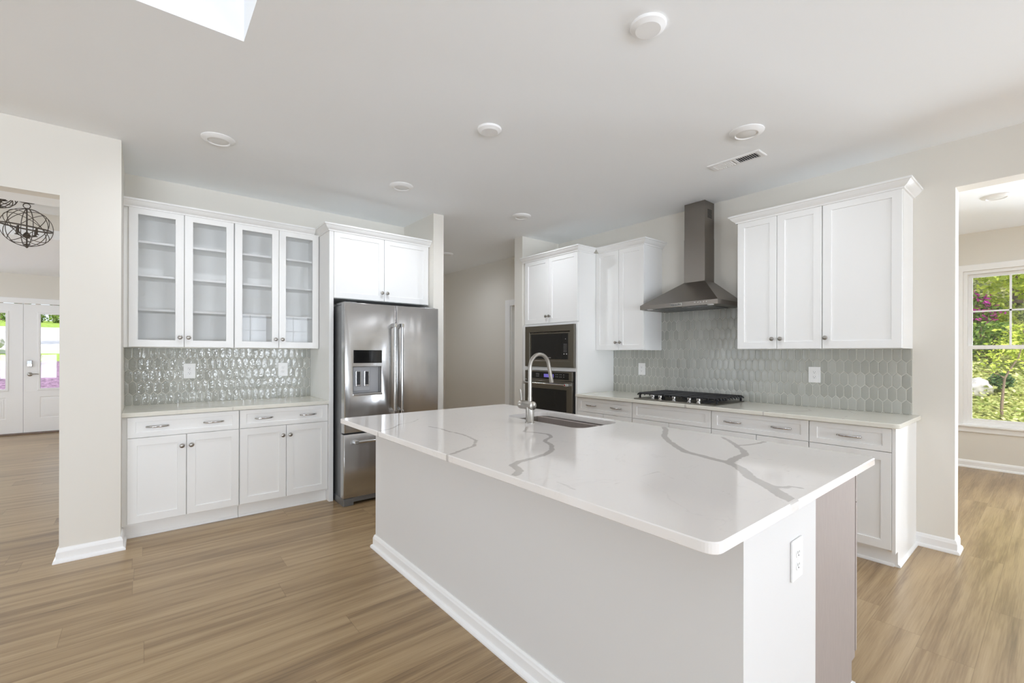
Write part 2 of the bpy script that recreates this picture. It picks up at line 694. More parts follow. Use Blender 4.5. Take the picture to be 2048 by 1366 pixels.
# ceilings: kitchen slab leaves a taller great-room volume open to the left of the island
b = B()
b.box(0.357, 4.25, -4.7, 4.9, CZ, CZ + 0.12)
b.box(-5.2, 0.357, 2.415, 4.19, CZ, CZ + 0.12)
b.box(-0.122, 0.357, 4.19, 4.9, CZ, CZ + 0.12)
b.box(2.3, 4.4, 4.9, 7.4, CZ, CZ + 0.12)
b.box(4.25, 7.8, -2.6, 2.05, CZ, CZ + 0.12)
b.box(4.85, 7.8, -5.2, -2.6, CZ, CZ + 0.12)
struct('ceiling', b, M['ceiling'])
GZ = 3.7
b = B()
b.box(0.357, 0.45, -4.7, 2.5, CZ + 0.12, GZ)
b.box(-5.2, 0.357, 2.415, 2.5, CZ + 0.12, GZ)
struct('wall_tray', b, M['ceiling'])
b = B()
b.box(-5.3, 0.5, -4.8, 2.6, GZ, GZ + 0.1)
struct('ceiling_tray', b, M['ceiling'])

# range wall with the wide opening to the sunroom
b = B()
b.box(WX, WX + 0.145, 0.461, 4.9, 0, CZ)
b.box(WX, WX + 0.145, -2.2, 0.461, 2.478, CZ)
b.box(WX, WX + 0.145, -2.6, -2.2, 0, CZ)
b.box(WX, WX + 0.145, -4.7, -4.2, 0, CZ)
b.box(WX, WX + 0.145, -4.2, -2.6, 0, 0.5)
b.box(WX, WX + 0.145, -4.2, -2.6, 2.65, CZ)
struct('wall_right', b, M['wall'])
# hall wall beyond the pantry return, with a doorway
b = B()
b.box(4.28, 4.40, 5.27, 7.3, 0, CZ)
b.box(4.28, 4.40, 4.9, 4.50, 0, CZ)
b.box(4.28, 4.40, 4.50, 5.27, 2.063, CZ)
struct('wall_hall', b, M['wall'])
b = B()
b.box(2.32, 4.4, 7.17, 7.3, 0, CZ)
struct('wall_hall_end', b, M['wall'])
b = B()
b.box(3.615, WX, 4.225, 4.375, 0, CZ)
struct('wall_pantry_return', b, M['wall'])
# wall behind the cabinets and the end wall beside the refrigerator
b = B()
b.box(-0.122, 2.44, WY, WY + 0.12, 0, CZ)
struct('wall_back', b, M['wall'])
b = B()
b.box(2.315, 2.436, 4.12, WY, 0, CZ)
b.box(2.315, 2.436, WY + 0.12, 7.3, 0, CZ)
struct('wall_refrigerator_end', b, M['wall'])
# pier and header between kitchen and foyer
b = B()
b.box(-0.42, -0.122, 4.07, 4.92, 0, CZ)
b.box(-2.9, -0.42, 4.07, 4.19, 2.353, CZ)
b.box(-5.2, -2.9, 4.07, 4.19, 0, CZ)
struct('wall_left', b, M['wall'])
# great room west and south walls with window openings
b = B()
b.box(-5.15, XW, -4.7, -2.9, 0, GZ)
b.box(-5.15, XW, 1.7, 4.07, 0, GZ)
b.box(-5.15, XW, -2.9, 1.7, 0, 0.45)
b.box(-5.15, XW, -2.9, 1.7, 2.95, GZ)
b.box(-5.15, XW, -0.7, -0.5, 0.45, 2.95)
struct('wall_west', b, M['wall'])
b = B()
so = [(-4.5, -2.7), (-2.5, -0.7), (-0.45, 0.1), (1.72, 2.62), (2.78, 3.66)]
zlo = [0.12, 0.12, 0.6, 0.6, 0.6]
xs = -5.15
for (a, c), z in zip(so, zlo):
    b.box(xs, a, SY - 0.15, SY, 0, GZ)
    b.box(a, c, SY - 0.15, SY, 0, z)
    b.box(a, c, SY - 0.15, SY, 2.42, GZ)
    xs = c
b.box(xs, 4.4, SY - 0.15, SY, 0, GZ)
struct('wall_south', b, M['wall'])
# sunroom
b = B()
SX = 7.64
b.box(SX, SX + 0.15, 0.76, 2.1, 0, CZ)
b.box(SX, SX + 0.15, 0.0, 0.76, 0, 0.51)
b.box(SX, SX + 0.15, 0.0, 0.76, 2.34, CZ)
b.box(SX, SX + 0.15, -0.35, 0.0, 0, CZ)
b.box(SX, SX + 0.15, -1.2, -0.35, 0, 0.51)
b.box(SX, SX + 0.15, -1.2, -0.35, 2.34, CZ)
b.box(SX, SX + 0.15, -1.4, -1.2, 0, CZ)
b.box(SX, SX + 0.15, -2.25, -1.4, 0, 0.51)
b.box(SX, SX + 0.15, -2.25, -1.4, 2.34, CZ)
b.box(SX, SX + 0.15, -2.55, -2.25, 0, CZ)
struct('wall_sunroom', b, M['wall'])
b = B()
b.box(WX + 0.145, SX, 1.9, 2.05, 0, CZ)
struct('wall_sunroom_north', b, M['wall'])
b = B()
b.box(WX + 0.145, 4.85, -2.55, -2.40, 0, CZ)
b.box(7.35, SX, -2.55, -2.40, 0, CZ)
b.box(4.85, 7.35, -2.55, -2.40, 2.5, CZ)
b.box(5.9, SX, -5.1, -5.0, 0, CZ)  # unlit room added from here on, to darken the refrigerator door's reflection
b.box(4.85, 4.95, -4.9, -2.55, 0, CZ)
b.box(4.85, 5.9, -5.1, -4.9, 0, CZ)
b.box(SX, SX + 0.15, -5.1, -2.55, 0, CZ)
struct('wall_sunroom_south_and_added_room', b, M['wall'])
# foyer
FC = 2.625
b = B()
b.box(-5.2, -0.2, 4.19, 5.60, FC, FC + 0.1)
b.box(-5.2, -0.2, 7.226, 10.9, FC, FC + 0.1)
b.box(-5.2, -3.9, 5.60, 7.226, FC, FC + 0.1)
b.box(-0.42, -0.2, 5.60, 7.226, FC, FC + 0.1)
struct('ceiling_foyer', b, M['ceiling'])
b = B()
b.box(-5.2, -0.2, 5.5, 7.4, 2.90, 3.0)
struct('ceiling_foyer_tray', b, M['ceiling'])
b = B()
b.box(-3.9, -0.42, 7.226, 7.33, FC + 0.1, 2.9)
b.box(-3.9, -0.42, 5.5, 5.60, FC + 0.1, 2.9)
b.box(-4.0, -3.9, 5.5, 7.33, FC + 0.1, 2.9)
b.box(-0.42, -0.32, 5.5, 7.33, FC + 0.1, 2.9)
struct('wall_foyer_tray', b, M['wall'])
b = B()
b.box(-0.25, -0.122, 4.92, 10.9, 0, 3.0)
struct('wall_foyer_right', b, M['wall'])
b = B()
b.box(-4.4, -4.25, 4.19, 6.7, 0, 3.0)
b.box(-4.4, -4.25, 9.7, 10.9, 0, 3.0)
b.box(-4.4, -4.25, 6.7, 9.7, 0, 0.4)
b.box(-4.4, -4.25, 6.7, 9.7, 2.5, 3.0)
struct('wall_foyer_left', b, M['wall'])
b = B()
DY = 10.75
b.box(-0.58, -0.25, DY, DY + 0.15, 0, FC)
b.box(-2.50, -0.58, DY, DY + 0.15, 2.16, FC)
b.box(-2.62, -2.50, DY, DY + 0.15, 0, FC)
b.box(-4.3, -3.30, DY, DY + 0.15, 0, FC)
b.box(-3.30, -2.62, DY, DY + 0.15, 0, 0.12)  # opening added for the front fill lamp
b.box(-3.30, -2.62, DY, DY + 0.15, 2.16, FC)
struct('wall_foyer_front', b, M['wall'])

# baseboards
BB = [(0, 0.0), (0.028, 0.0), (0.028, 0.008), (0.024, 0.018), (0.014, 0.024), (0.014, 0.066), (0.011, 0.074), (0.009, 0.082), (0.004, 0.09), (0, 0.09)]
b = B().sweep([(-0.122, 4.30), (-0.122, 4.07), (-0.42, 4.07), (-0.42, 4.6)], BB, flip=True)
struct('baseboard_left', b, M['trim'])
b = B().sweep([(WX, 0.665), (WX, 0.461), (WX + 0.145, 0.461)], BB)
struct('baseboard_right', b, M['trim'])
b = B().sweep([(SX, 1.9), (SX, -2.4)], BB)
struct('baseboard_sunroom', b, M['trim'])
b = B().sweep([(4.28, 7.17), (4.28, 5.37)], BB)
struct('baseboard_hall', b, M['trim'])


# windows -----------------------------------------------------------
def window(name, origin, rz, w, z0, z1, cols=2, rows=2, casing=True, grid_low=False):
    """double-hung window in a wall, local x along the wall, room side is -y"""
    root = thing(name, 'window', 'window', origin, rz)
    del root['label'], root['category']
    root['kind'] = 'structure'
    zm = z0 + (z1 - z0) * 0.505
    b = B()
    b.panel((0, w, z0, z1), (0.035, w - 0.035, z0 + 0.035, z1 - 0.035), 0.01, 0.12, open_=True)
    b.build('window_frame', M['trim'], root)
    for nm, za, zb, y in (('lower_sash', z0 + 0.03, zm + 0.02, 0.03), ('upper_sash', zm - 0.02, z1 - 0.03, 0.06)):
        b = B()
        fw = 0.042
        b.panel((0.03, w - 0.03, za, zb), (0.03 + fw, w - 0.03 - fw, za + fw, zb - fw), y, y + 0.03, open_=True)
        if nm == 'upper_sash' or grid_low:
            for k in range(1, cols):
                x = 0.03 + fw + (w - 0.06 - 2 * fw) * k / cols
                b.box(x - 0.009, x + 0.009, y + 0.004, y + 0.026, za + fw, zb - fw)
            for k in range(1, rows):
                z = za + fw + (zb - za - 2 * fw) * k / rows
                b.box(0.03 + fw, w - 0.03 - fw, y + 0.004, y + 0.026, z - 0.009, z + 0.009)
        s = b.build(nm, M['trim'], root)
        g = B()
        g.box(0.03 + fw - 0.004, w - 0.03 - fw + 0.004, y + 0.012, y + 0.017, za + fw - 0.004, zb - fw + 0.004)
        g.build('pane', M['winglass'], s)
    if casing:
        b = B()
        c = 0.075
        b.panel((-c, w + c, z0 - 0.005, z1 + c), (-0.002, w + 0.002, z0 - 0.004, z1 + 0.002), -0.018, 0.0, open_=True, ch=0.004)
        b.build('casing', M['trim'], root)
        b = B()
        b.box(-c - 0.02, w + c + 0.02, -0.045, 0.02, z0 - 0.022, z0 + 0.002, 0.005)
        b.box(-c, w + c, -0.016, 0.0, z0 - 0.085, z0 - 0.022, 0.003)
        b.build('window_sill', M['trim'], root)
    return root


window('window_1', (SX, 0.76, 0), R90, 0.76, 0.51, 2.34)
window('window_2', (SX, -0.35, 0), R90, 0.85, 0.51, 2.34)
window('window_8', (SX, -1.40, 0), R90, 0.85, 0.51, 2.34)
window('window_9', (WX, -2.6, 0), R90, 1.6, 0.5, 2.65, cols=3)
for i, ((a, c), z) in enumerate(zip(so, zlo)):
    window('window_%d' % (i + 3), (c, SY, 0), PI, c - a, z, 2.42, grid_low=(i > 2))

# ------------------------------------------------------------------ cabinets
KN = [(0.0075, 0), (0.0075, 0.003), (0.0055, 0.006), (0.005, 0.012), (0.008, 0.016), (0.0145, 0.019), (0.0165, 0.023), (0.0150, 0.027), (0.009, 0.030), (0.001, 0.031)]


def knob(parent, x, z, y=0.0):
    return B().lathe(KN, (x, y, z), (0, -1, 0), 16).build('knob', M['nickel'], parent, 40)


def pull(parent, x, z, y=0.0, L=0.13):
    pts = []
    for i in range(15):
        t = -1 + 2 * i / 14
        pts.append((x + t * L / 2, y - 0.004 - 0.024 * (1 - t * t) ** 0.6, z))
    b = B()
    b.tube(pts, 0.005, 8, flat=(0.0035, 0.0065))
    b.cyl((x - L / 2 + 0.002, y, z), (x - L / 2 + 0.002, y - 0.008, z), 0.006, n=10)
    b.cyl((x + L / 2 - 0.002, y, z), (x + L / 2 - 0.002, y - 0.008, z), 0.006, n=10)
    return b.build('handle', M['chrome'], parent, 50)


FW = 0.054


def door(root, x0, x1, z0, z1, kx=None, kz=None, name='door', fw=FW, glass=False, m='cab'):
    b = B()
    b.panel((x0, x1, z0, z1), (x0 + fw, x1 - fw, z0 + fw, z1 - fw), 0, 0.02, rec=0.0075, open_=glass)
    d = b.build(name, M[m], root)
    if glass:
        g = B().box(x0 + fw - 0.006, x1 - fw + 0.006, 0.010, 0.014, z0 + fw - 0.006, z1 - fw + 0.006)
        g.build('glass_pane', M['glass'], d)
    if kx is not None:
        knob(d, kx, kz)
    return d


G = 0.0021


def base_cab(label, loc, rz, w, depth, pulls, doors=2, dz=(0.731, 0.878), oz=(0.115, 0.727), group=None, fill=0.0, end=None, false_front=False, knobs=True):
    root = thing('base_cabinet', label, 'cabinet', loc, rz, group)
    b = B()
    b.box(-fill, w, 0.0215, depth, 0.10, 0.884)
    b.build('body', M['cab'], root)
    b = B()
    b.box(-fill, w, 0.062, 0.078, 0.0, 0.10)
    b.sweep([(-fill, 0.062), (w, 0.062)], [(0, 0), (0.013, 0), (0.013, 0.006), (0.009, 0.014), (0, 0.019)])
    b.build('toe_kick', M['cab'], root)
    dr = B()
    dr.panel((G, w - G, dz[0], dz[1]), (0.048, w - 0.048, dz[0] + 0.034, dz[1] - 0.034), 0, 0.02, rec=0.0075)
    d = dr.build('drawer', M['cab'], root)
    for px in pulls:
        pull(d, px, (dz[0] + dz[1]) / 2)
    if doors == 2:
        h = w / 2
        door(root, G, h - G, oz[0], oz[1], h - 0.029 if knobs else None, oz[1] - 0.083)
        door(root, h + G, w - G, oz[0], oz[1], h + 0.029 if knobs else None, oz[1] - 0.083)
    else:
        door(root, G, w - G, oz[0], oz[1], 0.029 if knobs else None, oz[1] - 0.083)
    if end:
        b = B()
        b.box(w, w + 0.018, 0.0, depth, 0.10, 0.884)
        b.box(w, w + 0.018, 0.062, depth, 0.0, 0.10)
        b.build('end_panel', M['cab'], root)
        b = B().sweep([(w + 0.018, 0.062), (w + 0.018, depth)], [(0, 0), (0.014, 0), (0.014, 0.006), (0.010, 0.014), (0, 0.02)])
        b.build('shoe_moulding', M['cab'], root)
    return root


LD = WY - 4.22 - 0.001
base_cab('white base cabinet next to the wall pier, left of two under the glass cabinets', (-0.094, 4.22, 0), 0, 0.6925, LD, (0.1725, 0.519), fill=0.0275)
base_cab('white base cabinet beside the refrigerator panel, right of two under the glass cabinets', (0.6015, 4.22, 0), 0, 0.6925, LD, (0.175, 0.522))
RD = WX - 3.625 - 0.001
base_cab('white base cabinet between the wall oven and the cooktop, narrow drawer with two pulls', (3.625, 3.314, 0), R90, 0.699, RD, (0.19, 0.51), oz=(0.115, 0.727))
base_cab('white base cabinet directly under the gas cooktop, false drawer without pulls', (3.625, 2.612, 0), R90, 0.774, RD, ())
base_cab('white base cabinet right of the cooktop, wide drawer with two pulls', (3.625, 1.835, 0), R90, 0.702, RD, (0.173, 0.526))
base_cab('white end base cabinet near the sunroom opening, single drawer pull over one door', (3.625, 1.130, 0), R90, 0.455, RD, (0.232,), doors=1, end=True)


# --- glass-front wall cabinets
def glass_cab(label, x0, w, fill=0.0):
    root = thing('glass_wall_cabinet', label, 'cabinet', (x0, 4.49, 0), 0)
    z0, z1, d = 1.387, 2.47, WY - 4.49 - 0.001
    t = 0.018
    b = B()
    b.box(-fill, t, 0.0215, d, z0, z1)
    b.box(w - t, w, 0.0215, d, z0, z1)
    b.box(t, w - t, 0.0215, d, z0 + 0.005, z0 + 0.03)
    b.box(t, w - t, 0.0215, d, z1 - 0.03, z1)
    b.box(t, w - t, d - 0.012, d, z0 + 0.03, z1 - 0.03)
    b.box(w / 2 - 0.02, w / 2 + 0.02, 0.0215, 0.036, z0 + 0.03, z1 - 0.03)
    b.build('body', M['cab'], root)
    for z in (1.672, 1.938, 2.20):
        s = B().box(t, w - t, 0.037, d - 0.012, z, z + 0.018, 0.001)
        s.build('shelf', M['cab'], root)
    h = w / 2
    door(root, G, h - G, 1.390, 2.465, h - 0.028, 1.468, glass=True)
    door(root, h + G, w - G, 1.390, 2.465, h + 0.028, 1.468, glass=True)
    return root


glass_cab('white glass-door wall cabinet next to the wall pier, left of the pair with shelves', -0.094, 0.690, 0.0275)
glass_cab('white glass-door wall cabinet next to the refrigerator, right of the pair with shelves', 0.600, 0.690)


def wall_cab(label, loc, rz, w, depth, z0, z1, doors, knobs, name='wall_cabinet'):
    root = thing(name, label, 'cabinet', loc, rz)
    b = B()
    b.box(0, w, 0.0215, depth, z0 - 0.003, z1 + 0.005)
    b.build('body', M['cab'], root)
    for (a, c), (kx, kz) in zip(doors, knobs):
        door(root, a + G, c - G, z0, z1, kx, kz)
    return root


UD = WX - 3.92 - 0.001
wall_cab('white two-door wall cabinet left of the range hood, against the oven cabinet', (3.92, 3.316, 0), R90, 0.628, UD, 1.387, 2.463, [(0, .314), (.314, .628)], [(.285, 1.468), (.343, 1.468)])
wall_cab('white narrow two-door wall cabinet right of the range hood', (3.92, 1.760, 0), R90, 0.620, UD, 1.390, 2.463, [(0, .310), (.310, .620)], [(.28, 1.468), (.34, 1.468)])
wall_cab('white wide single-door wall cabinet at the end by the sunroom opening', (3.92, 1.138, 0), R90, 0.460, UD, 1.390, 2.463, [(0, .460)], [(.024, 1.468)])
wall_cab('white two-door cabinet over the refrigerator', (1.336, 4.20, 0), 0, 0.978, WY - 4.2 - 0.001, 1.852, 2.463, [(0, .482), (.482, .966)], [(.455, 1.931), (.509, 1.931)], 'refrigerator_cabinet')

p = B().box(1.297, 1.335, 4.20, WY - 0.001, 0, 2.47, 0.001)
tag(p.build('refrigerator_side_panel', M['cab']), 'tall white panel standing between the glass cabinets and the refrigerator', 'panel')

# --- tall oven cabinet
root = thing('oven_cabinet', 'tall white cabinet holding the microwave and wall oven', 'cabinet', (3.625, 4.212, 0), R90)
TW = 4.212 - 3.318
b = B()
b.box(0, TW, 0.0215, 0.035, 1.69, 2.468)
b.box(0, 0.062, 0.0, 0.035, 0.10, 1.69)
b.box(TW - 0.026, TW, 0.0, 0.035, 0.10, 1.69)
b.box(0.062, TW - 0.026, 0.0, 0.035, 1.672, 1.69)
b.box(0.062, TW - 0.026, 0.0, 0.035, 1.150, 1.190)
b.box(0.062, TW - 0.026, 0.0, 0.035, 0.10, 0.44)
b.box(0, 0.018, 0.035, RD, 0, 2.468)
b.box(TW - 0.018, TW, 0.035, RD, 0, 2.468)
b.box(TW - 0.018, TW, 0.0, 0.035, 0.0, 0.10)
b.box(0.018, TW - 0.018, RD - 0.012, RD, 0.1, 2.468)
b.box(0.018, TW - 0.018, 0.035, RD - 0.012, 2.45, 2.468)
b.box(0.018, TW - 0.018, 0.035, RD - 0.012, 1.155, 1.180)
b.box(0.018, TW - 0.018, 0.035, RD - 0.012, 0.40, 0.42)
b.box(0, TW, 0.062, 0.078, 0, 0.1)
b.build('body', M['cab'], root)
door(root, 0.029, 0.4415, 1.70, 2.46, 0.413, 1.779)
door(root, 0.4445, TW - 0.002, 1.70, 2.46, 0.467, 1.779)
d = B().panel((0.029, TW - 0.002, 0.115, 0.43), (0.083, TW - 0.056, 0.165, 0.38), -0.02, 0.0, rec=0.0075).build('drawer', M['cab'], root)
pull(d, 0.29, 0.27, -0.02)
pull(d, 0.62, 0.27, -0.02)

# --- microwave with trim kit (local: x right, -y front)
root = thing('microwave', 'built-in microwave with grey steel trim frame above the wall oven', 'microwave', (3.625, 4.148, 0), R90)
b = B()
b.panel((0, 0.806, 1.193, 1.670), (0.078, 0.742, 1.262, 1.600), -0.028, -0.001, open_=True, slope=0.003)
b.build('trim_frame', M['ovensteel'], root)
b = B()
b.panel((0.083, 0.737, 1.264, 1.590), (0.102, 0.712, 1.283, 1.573), -0.022, 0.36, rec=0.003)
b.build('body', M['ovensteel'], root)
b = B().box(0.103, 0.622, -0.0235, -0.018, 1.284, 1.572, 0.001)
b.build('door', M['blackglass'], root)
b = B().box(0.625, 0.711, -0.0235, -0.018, 1.284, 1.572, 0.001)
cp = b.build('control_panel', M['blackglass'], root)
b = B()
for r in range(6):
    for c in range(3):
        b.box(0.648 + c * 0.018, 0.655 + c * 0.018, -0.0242, -0.0234, 1.448 - r * 0.0165, 1.4515 - r * 0.0165)
b.lathe([(0.004, 0), (0.004, 0.0008)], (0.674, -0.0234, 1.509), (0, -1, 0), 10)
b.lathe([(0.007, 0), (0.007, 0.0008)], (0.652, -0.0234, 1.342), (0, -1, 0), 10)
b.lathe([(0.007, 0), (0.007, 0.0008)], (0.690, -0.0234, 1.342), (0, -1, 0), 10)
b.build('keypad', M['print'], cp)
text_mesh('logo', 'KitchenAid', 0.0125, M['print'], root, (0.414, -0.0236, 1.299))

# --- wall oven
root = thing('wall_oven', 'built-in wall oven with violet display below the microwave', 'oven', (3.625, 4.148, 0), R90)
OW = 0.806
b = B().box(0.004, OW - 0.006, -0.001, 0.52, 0.45, 1.142)
b.build('body', M['darkgap'], root)
b = B().panel((0.004, OW - 0.024, 1.040, 1.146), (0.062, OW - 0.075, 1.054, 1.132), -0.030, -0.001, rec=0.002)
cpo = b.build('control_panel', M['ovensteel'], root)
b = B().box(0.064, OW - 0.077, -0.0295, -0.026, 1.056, 1.130)
b.build('touch_panel', M['blackglass'], cpo)
b = B().box(0.335, 0.495, -0.0305, -0.0292, 1.074, 1.112)
b.build('display', M['display'], cpo)
b = B()
for x in (0.20, 0.215, 0.23, 0.245):
    for z in (1.078, 1.094, 1.110):
        b.box(x, x + 0.007, -0.0303, -0.0293, z, z + 0.004)
for x in (0.53, 0.555, 0.59, 0.612, 0.65):
    for z in (1.083, 1.108):
        b.box(x, x + 0.009, -0.0303, -0.0293, z, z + 0.005)
b.build('keypad', M['print'], cpo)
b = B().panel((0.004, OW - 0.024, 0.46, 1.034), (0.085, OW - 0.108, 0.55, 0.945), -0.032, -0.001, rec=0.004)
dv = b.build('door', M['ovensteel'], root)
b = B().box(0.088, OW - 0.111, -0.0295, -0.026, 0.553, 0.942, 0.001)
b.build('oven_window', M['blackglass'], dv)
b = B()
b.cyl((0.045, -0.085, 1.002), (OW - 0.075, -0.085, 1.002), 0.011, n=16)
for x in (0.06, OW - 0.075):
    b.box(x - 0.016, x + 0.022, -0.098, -0.03, 0.986, 1.018, 0.004)
hd = b.build('handle', M['chrome'], dv, 40)
for x, s in ((0.0445, -1), (OW - 0.0525, 1)):
    pass
B().lathe([(0.008, 0), (0.008, 0.002)], (OW - 0.075 + 0.003, -0.098, 1.002), (0, -1, 0), 14).build('medallion', M['red'], hd)

# --- crown mouldings
CR = [(0.0, 2.455), (0.010, 2.455), (0.012, 2.465), (0.020, 2.470), (0.030, 2.478), (0.040, 2.490), (0.047, 2.500), (0.055, 2.502), (0.055, 2.515), (0.0, 2.515)]
CV = [(-0.005 if o == 0 else o, z) for o, z in CR]


def crown(label, path):
    o = B().sweep(path, CV).build('crown_moulding', M['cab'])
    return tag(o, label, 'moulding')


crown('white crown moulding along the top of the glass-door cabinets', [(-0.1215, 4.49), (1.245, 4.49)])
crown('white crown moulding around the cabinet over the refrigerator', [(1.297, 4.7), (1.297, 4.20), (2.314, 4.20)])
crown('white crown moulding on top of the tall oven cabinet', [(3.625, 4.223), (3.625, 3.318), (3.869, 3.318)])
crown('white crown moulding on the wall cabinet left of the range hood', [(3.92, 3.267), (3.92, 2.688), (WX - 0.001, 2.688)])
crown('white crown moulding on the wall cabinets right of the range hood', [(WX - 0.001, 1.760), (3.92, 1.760), (3.92, 0.678), (WX - 0.001, 0.678)])


# ------------------------------------------------------------------ quartz counters
def seg_dist(P, a, c):
    a = np.array(a)
    c = np.array(c)
    d = c - a
    t = np.clip(((P - a) @ d) / (d @ d + 1e-12), 0, 1)
    return np.hypot(*(P - a - t[:, None] * d).T), t


def rrect(x0, x1, y0, y1, rs, n=7):
    """rounded rectangle, ccw; rs radii for corners (x0y0, x1y0, x1y1, x0y1)"""
    out = []
    for (cx, cy, sx, sy, a0), r in zip(((x0, y0, 1, 1, PI), (x1, y0, -1, 1, 1.5 * PI), (x1, y1, -1, -1, 0), (x0, y1, 1, -1, .5 * PI)), rs):
        if r < 1e-4:
            out.append((cx, cy))
            continue
        for i in range(n + 1):
            a = a0 + i / n * PI / 2
            out.append((cx + sx * r + r * math.cos(a), cy + sy * r + r * math.sin(a)))
    return out


def slab(name, rect, z0, z1, rs, veins, hairs, step=0.012, hole=None, hole_r=0.07, stone=None):
    x0, x1, y0, y1 = rect
    e = 0.003
    bm = bmesh.new()
    outer = rrect(x0, x1, y0, y1, rs)
    inner = rrect(x0 + e, x1 - e, y0 + e, y1 - e, [max(0, r - e) if r else 0 for r in rs])
    no = len(outer)
    pts = [Vector(p) for p in inner]
    edges = [(i, (i + 1) % no) for i in range(no)]
    hl = []
    if hole:
        hx0, hx1, hy0, hy1 = hole
        hl = rrect(hx0, hx1, hy0, hy1, [hole_r] * 4, 9)
        h0 = len(pts)
        pts += [Vector(p) for p in hl]
        edges += [(h0 + i, h0 + (i + 1) % len(hl)) for i in range(len(hl))]
    nx, ny = int((x1 - x0) / step), int((y1 - y0) / step)

    def inhole(x, y, m):
        if not hole:
            return False
        if not (hx0 - m < x < hx1 + m and hy0 - m < y < hy1 + m):
            return False
        dx = max(hx0 + hole_r - x, x - hx1 + hole_r, 0)
        dy = max(hy0 + hole_r - y, y - hy1 + hole_r, 0)
        return math.hypot(dx, dy) < hole_r + m if (dx > 0 and dy > 0) else True

    rmax = max(rs) if max(rs) > 0 else 0
    for i in range(1, nx):
        for j in range(1, ny):
            x = x0 + (x1 - x0) * i / nx
            y = y0 + (y1 - y0) * j / ny
            if min(x - x0, x1 - x) < rmax and min(y - y0, y1 - y) < rmax:
                continue
            if inhole(x, y, 0.006):
                continue
            pts.append(Vector((x, y)))
    vo, _, fo, _, _, _ = delaunay_2d_cdt(pts, edges, [], 0, 1e-6)
    V = [bm.verts.new((p.x, p.y, z1)) for p in vo]
    xc0, xc1, yc0, yc1 = x0 + e, x1 - e, y0 + e, y1 - e
    for f in fo:
        c = sum((vo[k] for k in f), Vector((0, 0))) / len(f)
        if inhole(c.x, c.y, -0.0005):
            continue
        ok = True
        for (cx, cy, sx, sy), r in zip(((x0, y0, 1, 1), (x1, y0, -1, 1), (x1, y1, -1, -1), (x0, y1, 1, -1)), rs):
            if r and (c.x - cx) * sx < r and (c.y - cy) * sy < r:
                if math.hypot(c.x - cx - sx * r, c.y - cy - sy * r) > r - e + 1e-5:
                    ok = False
        if ok:
            bm.faces.new([V[k] for k in f])

    def ring(p, z):
        return [bm.verts.new((q[0], q[1], z)) for q in p]

    def skin(a, c):
        n = len(a)
        for i in range(n):
            bm.faces.new((a[i], a[(i + 1) % n], c[(i + 1) % n], c[i]))
    # densify the side loops so the veins run over the edge
    def dens(p):
        out = []
        for i, q in enumerate(p):
            r = p[(i + 1) % len(p)]
            k = max(1, int(math.hypot(r[0] - q[0], r[1] - q[1]) / 0.014))
            out += [(q[0] + (r[0] - q[0]) * t / k, q[1] + (r[1] - q[1]) * t / k) for t in range(k)]
        return out
    ri, rt, rb, rbi = ring(dens(inner), z1), ring(dens(outer), z1 - e), ring(dens(outer), z0 + e), ring(dens(inner), z0)
    if len(ri) == len(rt):
        skin(ri, rt)
        skin(rb, rbi)
    else:
        ri2 = ring(inner, z1)
        rt2 = ring(outer, z1 - e)
        skin(ri2, rt2)
        rb2 = ring(outer, z0 + e)
        rbi2 = ring(inner, z0)
        skin(rb2, rbi2)
    skin(rt, rb)
    if hole:
        ht, hb = ring(hl, z1), ring(hl, z0)
        skin(ht, hb)
    else:
        bm.faces.new(ring(inner, z0))
    bmesh.ops.remove_doubles(bm, verts=bm.verts, dist=1e-5)
    bmesh.ops.recalc_face_normals(bm, faces=bm.faces)
    me = bpy.data.meshes.new(name)
    bm.to_mesh(me)
    bm.free()
    n = len(me.vertices)
    co = np.empty(n * 3)
    me.vertices.foreach_get('co', co)
    P = co.reshape(-1, 3)[:, :2]
    for attr, paths in (('vein', veins), ('hair', hairs)):
        best = np.full(n, 0.3)
        for path, w0, w1 in paths:
            m = len(path) - 1
            for i in range(m):
                d, t = seg_dist(P, path[i], path[i + 1])
                hw = w0 + (w1 - w0) * (i + t) / m
                best = np.minimum(best, d - hw)
        a = me.attributes.new(attr, 'FLOAT', 'POINT')
        a.data.foreach_set('value', best.astype(np.float32))
    me.materials.append(stone or M['quartz'])
    o = bpy.data.objects.new(name, me)
    COL.objects.link(o)
    return o


def wiggle(path, amp, seed, k=3):
    """subdivide a polyline and make it wander a little"""
    out = []
    for i in range(len(path) - 1):
        a, c = Vector(path[i]), Vector(path[i + 1])
        for j in range(k):
            q = a.lerp(c, j / k)
            nv = mnoise.noise_vector(Vector((q.x * 7 + seed, q.y * 7, seed * 1.7)))
            out.append((q.x + nv.x * amp, q.y + nv.y * amp))
    out.append(tuple(path[-1]))
    return out


